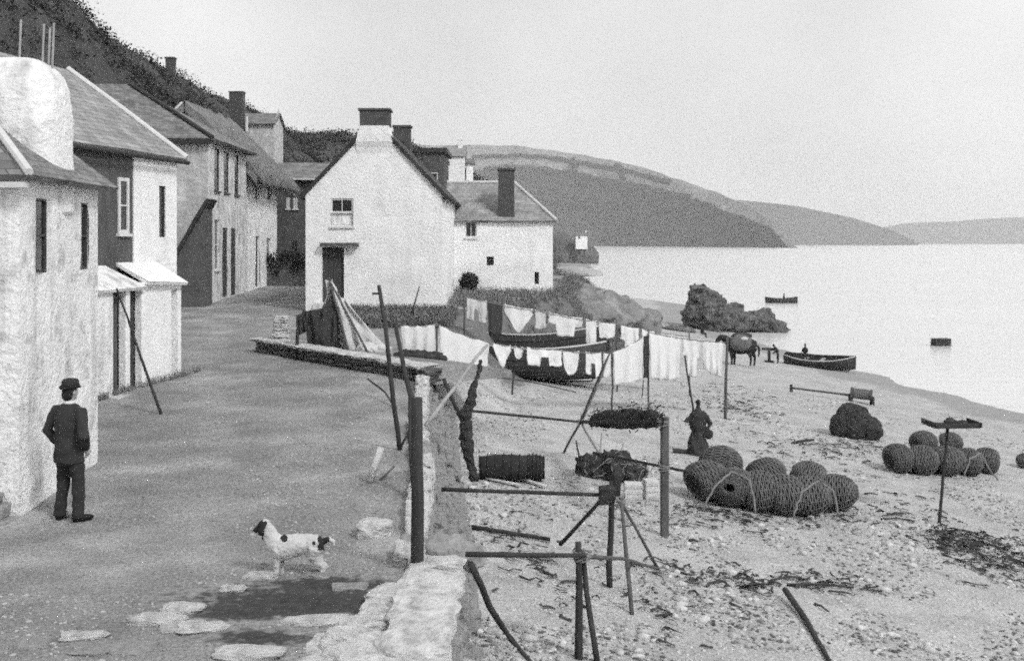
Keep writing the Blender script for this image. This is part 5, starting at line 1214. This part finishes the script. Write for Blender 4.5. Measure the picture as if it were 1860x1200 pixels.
wrack(90, [(900, 960, 30, 25), (1000, 1050, 60, 30), (1300, 1130, 150, 30)], 'sparse seaweed below the drying racks')
# ================================================================== PEOPLE
def man():
    b_ = G(126, 946); t = thing('person', 'person in dark coat, trousers and hat standing by the near house', 'person', b_)
    yaw = R(-28); m3 = Matrix.Rotation(yaw, 3, 'Z'); T = lambda x, y, z: b_ + m3 @ Vector((x, y, z))
    def tub(q, pts, rad, n=12): q.tube([T(*p) for p in pts], rad, n)
    def ring(q, rows, n=20): q.rings([[T(cx + rx * math.cos(2 * math.pi * j / n), cy + ry * math.sin(2 * math.pi * j / n), z) for j in range(n)] for cx, cy, rx, ry, z in rows])
    shL, elL, wrL = (-.20, 0, 1.39), (-.315, -.07, 1.13), (-.21, .07, .92)
    shR, elR, wrR = (.20, 0, 1.39), (.36, -.10, 1.10), (.20, .08, .92)
    hipL, knL, anL = (-.10, 0, .88), (-.135, .03, .48), (-.16, -.01, .09)
    hipR, knR, anR = (.10, 0, .88), (.13, .03, .48), (.145, .01, .09)
    # body: one skin
    q = MB(); ring(q, [(0, 0, .12, .08, .86), (0, 0, .15, .10, .95), (0, 0, .135, .09, 1.12), (0, 0, .16, .11, 1.28), (0, 0, .15, .09, 1.40), (0, 0, .06, .06, 1.46), (0, .01, .052, .055, 1.53)])
    q.ell(T(0, .02, 1.615), .075, .095, .115, m3); q.ell(T(0, .05, 1.56), .05, .055, .06, m3); q.ell(T(0, .115, 1.60), .012, .018, .025, m3); q.ell(T(0, .10, 1.555), .022, .012, .008, m3)
    for s in (-1, 1): q.ell(T(s * .077, .01, 1.61), .012, .022, .034, m3); q.ell(T(s * .03, .098, 1.625), .013, .010, .009, m3)
    for sh, el, wr in ((shL, elL, wrL), (shR, elR, wrR)):
        tub(q, [sh, el, wr], [.05, .042, .03]); s = 1 if wr[0] > 0 else -1
        q.ell(T(wr[0] - s * .015, wr[1] + .04, wr[2] - .05), .022, .042, .045, m3)
        for k in range(4): tub(q, [(wr[0] - s * .02, wr[1] + .02 + .018 * k, wr[2] - .08), (wr[0] - s * .03, wr[1] + .025 + .018 * k, wr[2] - .115 + .006 * abs(k - 1)), (wr[0] - s * .045, wr[1] + .025 + .017 * k, wr[2] - .14 + .01 * abs(k - 1))], [.009, .009, .007], 6)
        tub(q, [(wr[0] - s * .01, wr[1] + .06, wr[2] - .03), (wr[0] - s * .02, wr[1] + .10, wr[2] - .05), (wr[0] - s * .03, wr[1] + .11, wr[2] - .08)], [.012, .010, .008], 6)
    for hp_, kn, an in ((hipL, knL, anL), (hipR, knR, anR)): tub(q, [hp_, kn, an], [.075, .05, .035]); q.ell(T(an[0], an[1] + .06, .045), .038, .11, .035, m3)
    o = q.build('body', M_skin, t); fuse(o, .009, 3)
    # coat
    q = MB(); ring(q, [(0, 0, .225, .16, .74), (0, -.005, .22, .16, .80), (0, -.01, .205, .15, .95), (0, -.01, .205, .145, 1.12), (0, -.01, .215, .145, 1.28), (0, -.01, .21, .13, 1.37), (0, 0, .16, .10, 1.435), (0, .0, .075, .075, 1.475)])
    for sh, el, wr in ((shL, elL, wrL), (shR, elR, wrR)): tub(q, [(sh[0] * .85, sh[1], sh[2] - .01), sh, tuple((Vector(sh) + Vector(el)) / 2), el, tuple((Vector(el) + Vector(wr)) / 2), wr], [.075, .082, .075, .07, .066, .06])
    o = q.build('coat', M_coat, t); fuse(o, .011, 3)
    displace(o, lambda c: .016 * (noise.noise(Vector((c.x * 6, c.y * 6, c.z * 7))) + .5 * noise.noise(c * 15) - .4 * abs(noise.noise(Vector((c.x * 9, c.y * 9, c.z * 14))))))   # creases
    q = MB(); ring(q, [(0, .0, .068, .07, 1.465), (0, .0, .066, .07, 1.505)]); q.build('collar', M_cream, t, True)
    # trousers
    q = MB(); ring(q, [(0, 0, .165, .12, .70), (0, 0, .17, .125, .80), (0, 0, .16, .115, .92)])
    for hp_, kn, an in ((hipL, knL, anL), (hipR, knR, anR)): tub(q, [(hp_[0], 0, .84), tuple((Vector(hp_) + Vector(kn)) / 2), kn, tuple((Vector(kn) + Vector(an)) / 2), (an[0], an[1], .05)], [.10, .093, .082, .076, .078])
    o = q.build('trousers', M_trous, t); fuse(o, .011, 3)
    displace(o, lambda c: .013 * noise.noise(Vector((c.x * 8, c.y * 8, c.z * 13))))
    for an in (anL, anR):
        q = MB(); s = 1 if an[0] > 0 else -1; mm = m3 @ Matrix.Rotation(-s * .35, 3, 'Z'); c = T(an[0], an[1], 0)
        q.ell(c + mm @ Vector((0, .07, .045)), .052, .135, .045, mm); q.ell(c + mm @ Vector((0, -.03, .06)), .045, .05, .06, mm); o = q.build('boot', M_boot, t); fuse(o, .01, 2)
    q = MB(); q.ell(T(0, .0, 1.63), .082, .095, .10, m3); q.ell(T(0, -.03, 1.58), .07, .07, .08, m3); q.build('hair', M_hair, t, True)
    q = MB(); c = T(0, .015, 1.665); q.rings([[c + m3 @ Vector((rx * math.cos(a), rx * 1.18 * math.sin(a), z + .015 * math.cos(2 * a) * (1 if rx > .1 else 0))) for a in [2 * math.pi * j / 24 for j in range(24)]] for rx, z in ((.09, -.005), (.118, .006), (.122, .018), (.10, .018), (.098, .05), (.094, .085), (.076, .112), (.03, .122))])
    hat = q.build('hat', M_hat, t, True)
    q = MB(); q.rings([[c + m3 @ Vector((rx * math.cos(a), rx * 1.18 * math.sin(a), z)) for a in [2 * math.pi * j / 24 for j in range(24)]] for rx, z in ((.103, .016), (.100, .045))], cap=False); q.build('hat_band', M_boot, hat, True)
man()
def small_person(label, base, hgt, yaw, pose='stand', coat=None):
    s = hgt / 1.7; t = thing('person', label, 'person', base); m3 = Matrix.Rotation(yaw, 3, 'Z'); T = lambda x, y, z: Vector(base) + m3 @ (Vector((x, y, z)) * s)
    lean = .28 if pose == 'stoop' else 0; zs = -.42 if pose == 'sit' else 0
    q = MB(); hip = (0, 0, .88 + zs); ch = (0, lean * .7, 1.3 + zs - lean * .2); nk = (0, lean, 1.47 + zs - lean * .35)
    q.tube([T(*hip), T(*ch), T(*nk), T(0, lean * 1.1, 1.52 + zs - lean * .4)], [.14 * s, .17 * s, .09 * s, .05 * s], 12)
    hd = T(0, lean * 1.2, 1.62 + zs - lean * .45); q.ell(hd, .075 * s, .09 * s, .11 * s, m3); q.ell(hd + m3 @ Vector((0, .09, -.01)) * s, .012 * s, .02 * s, .02 * s, m3)
    for sg in (-1, 1):
        if pose == 'sit': q.tube([T(sg * .09, 0, .45), T(sg * .1, .42, .46), T(sg * .1, .45, .05)], [.085 * s, .07 * s, .045 * s], 8); q.ell(T(sg * .1, .5, .04), .04 * s, .11 * s, .04 * s, m3)
        else: q.tube([T(sg * .09, 0, .86), T(sg * .12, .04 * sg, .46), T(sg * .13, -.03 * sg, .05)], [.1 * s, .07 * s, .05 * s], 8); q.ell(T(sg * .13, .05, .04), .04 * s, .11 * s, .04 * s, m3)
        q.tube([T(sg * .18, ch[1], 1.38 + zs - lean * .3), T(sg * .25, ch[1] + .05, 1.1 + zs - lean * .5), T(sg * .2, ch[1] + .2, .95 + zs - lean * .4)], [.06 * s, .05 * s, .035 * s], 8); q.ell(T(sg * .2, ch[1] + .24, .93 + zs - lean * .4), .03 * s, .05 * s, .035 * s, m3)
    o = q.build('body', coat or M_coat, t); fuse(o, .03 * s + .005, 2)
    q = MB(); q.ell(hd + UP * .06 * s, .082 * s, .1 * s, .07 * s, m3); q.ell(hd + UP * .035 * s + m3 @ Vector((0, .05, 0)) * s, .09 * s, .12 * s, .012 * s, m3); q.build('cap', M_hat, t, True); return t
t = small_person('small figure in dark long skirt standing on the beach right of racks', SKIRT_B, 1.30, R(20))
q = MB(); bb = SKIRT_B; q.rings([[bb + Vector((rx * math.cos(a) * (1 + .06 * math.sin(7 * a)), rx * .8 * math.sin(a) * (1 + .06 * math.sin(7 * a)), z)) for a in [2 * math.pi * j / 28 for j in range(28)]] for rx, z in ((.25, .03), (.23, .25), (.17, .55), (.12, .72))]); o = q.build('skirt', M_clothd, t, True); fuse(o, .02, 1); displace(o, lambda c: .05 * noise.noise(Vector((c.x * 9, c.y * 9, c.z * 3))) + .02 * noise.noise(c * 18))
q = MB(); q.rings([[bb + Vector((rx * math.cos(a), rx * .75 * math.sin(a), z)) for a in [2 * math.pi * j / 20 for j in range(20)]] for rx, z in ((.19, .60), (.2, .8), (.18, .98), (.08, 1.08))]); q.tube([bb + Vector((-.14, 0, .98)), bb + Vector((-.30, -.06, .80)), bb + Vector((-.16, .08, .86))], [.07, .06, .04], 8); q.tube([bb + Vector((.14, 0, .98)), bb + Vector((.30, -.02, .76)), bb + Vector((.2, -.12, .60))], [.07, .06, .04], 8); q.lump(bb + Vector((.22, -.1, .52)), .13, .1, .12, 91, .3, 2, 3); o = q.build('shawl', M_coat, t, True); fuse(o, .018, 1); displace(o, lambda c: .04 * noise.noise(c * 9))
b = G(1413, 660); small_person('small dark figure standing between the horse and shore boat', b, 1.15, R(80), 'stoop')
p = Vector((G(1490, 668).x - .75, BY + .45, G(1490, 668).z + .12)); small_person('figure standing in the shore boat', p, 1.2, R(140))
b = G(1275, 614); small_person('tiny figure sitting on the shore left of the horse', b, 1.25, R(-70), 'sit')
p = Vector((W(1424, 0, 143).x, 143, SEA + .1)); small_person('tiny rower sitting in the distant rowing boat', p, 1.4, R(-95), 'sit')
# post with a crosspiece between horse and boat
b = G(1397, 658); t = thing('mooring_post', 'short post with crosspiece beside the small standing figure', 'post', b)
pole('post', [b, W(1397, 634, b.y)], .09, .08, M_wood, parent=t); q = MB(); q.box(W(1397, 634, b.y), .8, .12, .14, jit=.03); q.build('crosspiece', M_wood, t); q = MB(); q.box(b + UP * .05, .5, .3, .12, jit=.03); q.build('foot', M_wood, t)
# ---- pack horse on the far beach
def horse():
    b_ = G(1346, 664); t = thing('horse', 'dark loaded horse standing on the far beach', 'horse', b_); s = b_.y / F
    P = lambda px, py, dy=0: W(px, py, b_.y + dy) ; q = MB()
    q.tube([P(1372, 630), P(1362, 627), P(1345, 629), P(1328, 627), P(1322, 624)], [.30, .40, .42, .40, .26], 12)       # rump, barrel, chest
    q.tube([P(1328, 624), P(1316, 614), P(1308, 612)], [.27, .19, .14], 10); q.tube([P(1309, 611), P(1303, 619), P(1300, 625)], [.14, .11, .07], 10)   # neck, head, muzzle
    for dy in (-.06, .06): q.tube([P(1309, 609, dy), P(1308, 604, dy)], [.035, .01], 5)
    for px, dy in ((1329, -.18), (1334, .2)): q.tube([P(px, 634, dy), P(px - .5, 645, dy), P(px + .3, 648, dy), P(px, 660, dy), P(px - 1, 664, dy)], [.15, .085, .08, .055, .08], 8)
    for px, dy in ((1362, -.18), (1369, .2)): q.tube([P(px, 632, dy), P(px - 1.5, 641, dy), P(px + 2.2, 649, dy), P(px + 1.5, 660, dy), P(px + .6, 664, dy)], [.24, .13, .075, .055, .08], 8)
    o = q.build('body', mat('dark_horse', .03, .3, 3, .7, .2, 20), t); fuse(o, .035, 3)
    q = MB(); q.tube([P(1376, 627), P(1379, 634), P(1378, 648)], [.06, .07, .03], 7); q.build('tail', M_hair, t, True)
    q = MB(); q.tube([P(1309, 609), P(1318, 611), P(1326, 619)], [.04, .06, .04], 6); q.build('mane', M_hair, t, True)
    for dy in (-.5, .5): q = MB(); q.lump(P(1346, 622, dy), .55, .26, .42, 60 + dy, .15, 2, 3); q.build('pannier', M_wick, t)
    q = MB(); q.lump(P(1347, 610), .55, .45, .18, 63, .2, 2, 3); q.build('pack', M_net, t)
    q = MB(); q.lump(P(1352, 615, -.75), .2, .08, .1, 64, .2, 2, 2); q.build('pale_cloth', M_canvas, t)
horse()
# ---- dog
def dog():
    b_ = G(540, 1043); Yd = b_.y; t = thing('dog', 'white dog with dark head and spots standing in the street', 'dog', b_); s = Yd / F
    P = lambda px, py, dy=0: W(px, py, Yd + dy); q = MB()
    q.tube([P(492, 996), P(503, 996), P(520, 993), P(540, 989), P(558, 987), P(574, 988), P(585, 992)], [15 * s, 23 * s, 23 * s, 20 * s, 18 * s, 18 * s, 12 * s], 14)
    q.tube([P(500, 990), P(491, 974), P(484, 958)], [19 * s, 15.5 * s, 12.5 * s], 12)
    q.ell(P(481, 954), 12.5 * s, .07, 11.5 * s); q.tube([P(477, 956), P(468, 961), P(462, 964)], [8.5 * s, 6.5 * s, 4.5 * s], 10)
    for dy in (-.055, .055):
        d = 3 if dy > 0 else 0
        q.tube([P(503 + d * 2, 1002, dy), P(504 + d * 2, 1016, dy), P(502 + d * 3, 1028, dy), P(503 + d * 3, 1040, dy)], [12 * s, 7.5 * s, 5.5 * s, 4.6 * s], 9); q.ell(P(500 + d * 3, 1041, dy), 7.5 * s, 5 * s, 3.6 * s)
        q.tube([P(574, 994, dy), P(570 + d, 1010, dy), P(577 + d, 1021, dy), P(588 + d, 1028, dy), P(586 + d, 1036, dy), P(584 + d, 1041, dy)], [17 * s, 12.5 * s, 8 * s, 5.5 * s, 4.8 * s, 4.5 * s], 9); q.ell(P(581 + d, 1041, dy), 7.5 * s, 5 * s, 3.6 * s)
    q.tube([P(584, 986), P(592, 980), P(599, 979), P(605, 983), P(606, 991)], [6.5 * s, 5.5 * s, 5 * s, 4.4 * s, 2.5 * s], 8)
    o = q.build('body', mat('white_dog_coat', .52, .22, 9, .95, .5, 60, .15, 90, .01), t); fuse(o, .0085, 4)
    o.data.materials.append(mat('dark_dog_coat', .028, .3, 9, .95, .5, 60, .2, 90, .01))
    displace(o, lambda c: .008 * noise.noise(c * 24) + .006 * noise.noise(Vector((c.x * 40, c.y * 40, c.z * 80))))
    for p in o.data.polygons:
        w_ = o.matrix_world @ p.center + b_ if o.matrix_world.translation.length < 1e-6 else p.center + b_
        px, py = 930 + w_.x / w_.y * F, HY - (w_.z - CZ) / w_.y * F; j = 3.5 * noise.noise(w_ * 28)
        if px + j < 478 or ((px - 516) / 6) ** 2 + ((py - 977) / 7) ** 2 < 1 + j * .1 or (577 + j < px < 598 and 972 < py < 1000 + j) or ((px - 570) / 3) ** 2 + ((py - 986) / 4) ** 2 < 1: p.material_index = 1
    for dy in (-.066, .066):
        q = MB(); q.tube([P(484, 947, dy), P(478, 953, dy * 1.25), P(474, 963, dy * 1.3), P(472, 972, dy * 1.2)], [3 * s, 5.5 * s, 6 * s, 3 * s], 9); e = q.build('ear', MATS['dark_dog_coat'], t); fuse(e, .007, 2)
    q = MB(); q.ell(P(460.5, 963), 2.4 * s, 2.6 * s, 2 * s); q.build('nose', M_boot, t)
    for dy in (-.045, .045): q = MB(); q.ell(P(471, 954, dy), 1.6 * s, 1.6 * s, 1.6 * s); q.build('eye', M_boot, t)
dog()

# ---- odd pieces of driftwood on the beach
for px, py, dx, dy, r, lb in ((1205, 1122, 16, -3, .025, 'short dark driftwood piece below the middle rack'), (1252, 984, 16, 2, .03, 'dark driftwood stub right of the square post'), (1570, 898, 24, 2, .02, 'thin driftwood stick right of the middle pot heap'), (1440, 806, 38, -6, .05, 'dark driftwood log beyond the middle pot heap'), (1345, 1068, 60, -4, .022, 'thin stick lying in the seaweed line'), (1430, 1064, 120, 6, .025, 'long thin branch lying along the seaweed line'), (1480, 1098, 26, 16, .018, 'small curved stick right of the long crooked stick'), (1600, 944, 60, 4, .018, 'slender stick pointing at the foot of the tray post')):
    a_, b_ = G(px, py, .02), G(px + dx, py + dy, .03); m_ = (a_ + b_) / 2 + UP * .02 + Y_ * .03; pole('driftwood', [a_, m_, b_], r, r * .6, M_wood, lb, 'driftwood', group='driftwood on the beach', n=6)

# ---- dark overgrown wall across the far end of the street
b = Vector((W(497, 0, 57).x, 57, h_street(W(497, 0, 57).x, 57))); t = thing('overgrown_wall', 'dark overgrown garden wall at the far end of the street', 'wall', b)
q = MB(); x0, x1 = W(446, 0, 57).x, W(556, 0, 57).x; q.box(((x0 + x1) / 2, 57.2, b.z + .55), x1 - x0, .5, 1.3, jit=.04); q.build('wall_core', M_dark2, t)
for k in range(7): leaf_ball(t, (x0 + (x1 - x0) * (k + .5) / 7, 57.0 + random.uniform(-.2, .2), b.z + random.uniform(.9, 1.35)), .34, .35, random.uniform(.45, .8), 420, .09, M_bush)
# ---- mound under the tiny house on the shore
q = MB(); p = W(1052, 441, 404); q.lump(Vector((p.x, 408, SEA + 1)), 7, 8, 6.3, 71, .2, 1.6, 4); q.lump(Vector((p.x - 7, 410, SEA + 1.5)), 8, 9, 8.5, 72, .25, 1.6, 4); at((p.x, 408, SEA)); o = q.build('shore_mound', M_rock, None); at(None); tag(o, 'dark rocky mound carrying the tiny shore house', 'rock')

# ---- more clutter between the wall and the washing
b = G(930, 716); pole('short_stake', [b - UP * .05, W(934, 676, b.y)], .03, .025, M_wood, 'short dark stake in the beach below the pointed cloth', 'stake')
b = G(1166, 722); pole('short_stake', [b - UP * .05, W(1169, 690, b.y)], .02, .018, M_wood2, 'thin stake in the beach below the narrow dark garment', 'stake')
pole('bent_rod', [W(668, 688, 24.5), W(700, 712, 23.5), W(724, 745, 22.6), G(742, 800)], .02, .016, M_wood, 'bent rod drooping from the quay wall to the leaning poles', 'rod')
pole('slack_rope', [W(872, 682, 30), W(960, 692, 31), W(1046, 712, 31.5)], .014, .014, M_roped, 'slack dark rope strung low below the washing', 'rope')
b = G(1088, 872)
for k, (dx, dy, hh) in enumerate(((-.25, .3, .75), (0, .35, .9), (.28, .25, .7), (.12, .1, .6))): pole('bundled_stick', [b + Vector((dx, dy, -.05)), b + Vector((dx + random.uniform(-.3, .3), dy + .1, hh))], .022, .015, random.choice([M_wood, M_wood3]), ['dark stick leaning in the net tangle, leftmost', 'tallest stick rising from the net tangle', 'rightmost stick in the net tangle', 'shortest stick in front of the net tangle'][k], 'stick', group='sticks in the net tangle')

# ---- rope lashings where rails meet posts
for par, p, ax_ in ((RA, W(1052, 1008, G(1051, 1196).y), UP), (RA, W(1062, 1010, G(1051, 1196).y), UP), (RB_, W(1112, 900, G(1108, 1066).y), UP), (RB_, W(1127, 912, G(1108, 1066).y - .28), UP), (RC, ap, X_), (RC, W(1204, 767, bR.y - .02), UP), (RC, W(1206, 848, bR.y - .02), UP)):
    q = MB(); e1 = Vector((1, 0, 0)) if ax_ is UP else Vector((0, 1, 0)); e2 = ax_.cross(e1)
    for k in range(5):
        r_ = random.uniform(.058, .07) * (1.45 if par is RC and ax_ is UP else 1); q.tube([p + ax_ * (.022 * (k - 2)) + e1 * r_ * math.cos(a) + e2 * r_ * math.sin(a) + UP * .02 * math.cos(a + k) for a in [2 * math.pi * j / 12 for j in range(13)]], .011, 5)
    q.build('rope_lashing', M_rope, par)

def bight(label, pts, r=.02):
    P_ = []
    for a, b_ in zip(pts, pts[1:]):
        for k in range(6): P_.append(a.lerp(b_, k / 6) + Vector((random.uniform(-.02, .02), 0, random.uniform(-.015, .015))))
    P_.append(pts[-1]); q = MB(); q.tube(P_, r, 6); at(P_[0]); tag(q.build('pot_rope', M_rope, None, True), label, 'rope', 'ropes on the crab pots'); at(None)
b = G(1400, 945); Yq = b.y
bight('pale rope looped over the left pots of the middle heap', [W(1278, 925, Yq - .35), W(1300, 880, Yq - .25), W(1330, 856, Yq + .2), W(1362, 872, Yq - .15), W(1372, 930, Yq - .45)])
bight('pale rope looped over the right pots of the middle heap', [W(1440, 938, Yq - .45), W(1456, 892, Yq - .3), W(1486, 874, Yq + .1), W(1512, 890, Yq - .2), W(1524, 936, Yq - .35)])
b = G(1726, 867)
bight('pale rope trailing over the right-hand pot heap', [W(1752, 864, b.y - .3), W(1762, 832, b.y - .15), W(1782, 822, b.y + .2), W(1800, 858, b.y - .2), G(1812, 872, .02)])
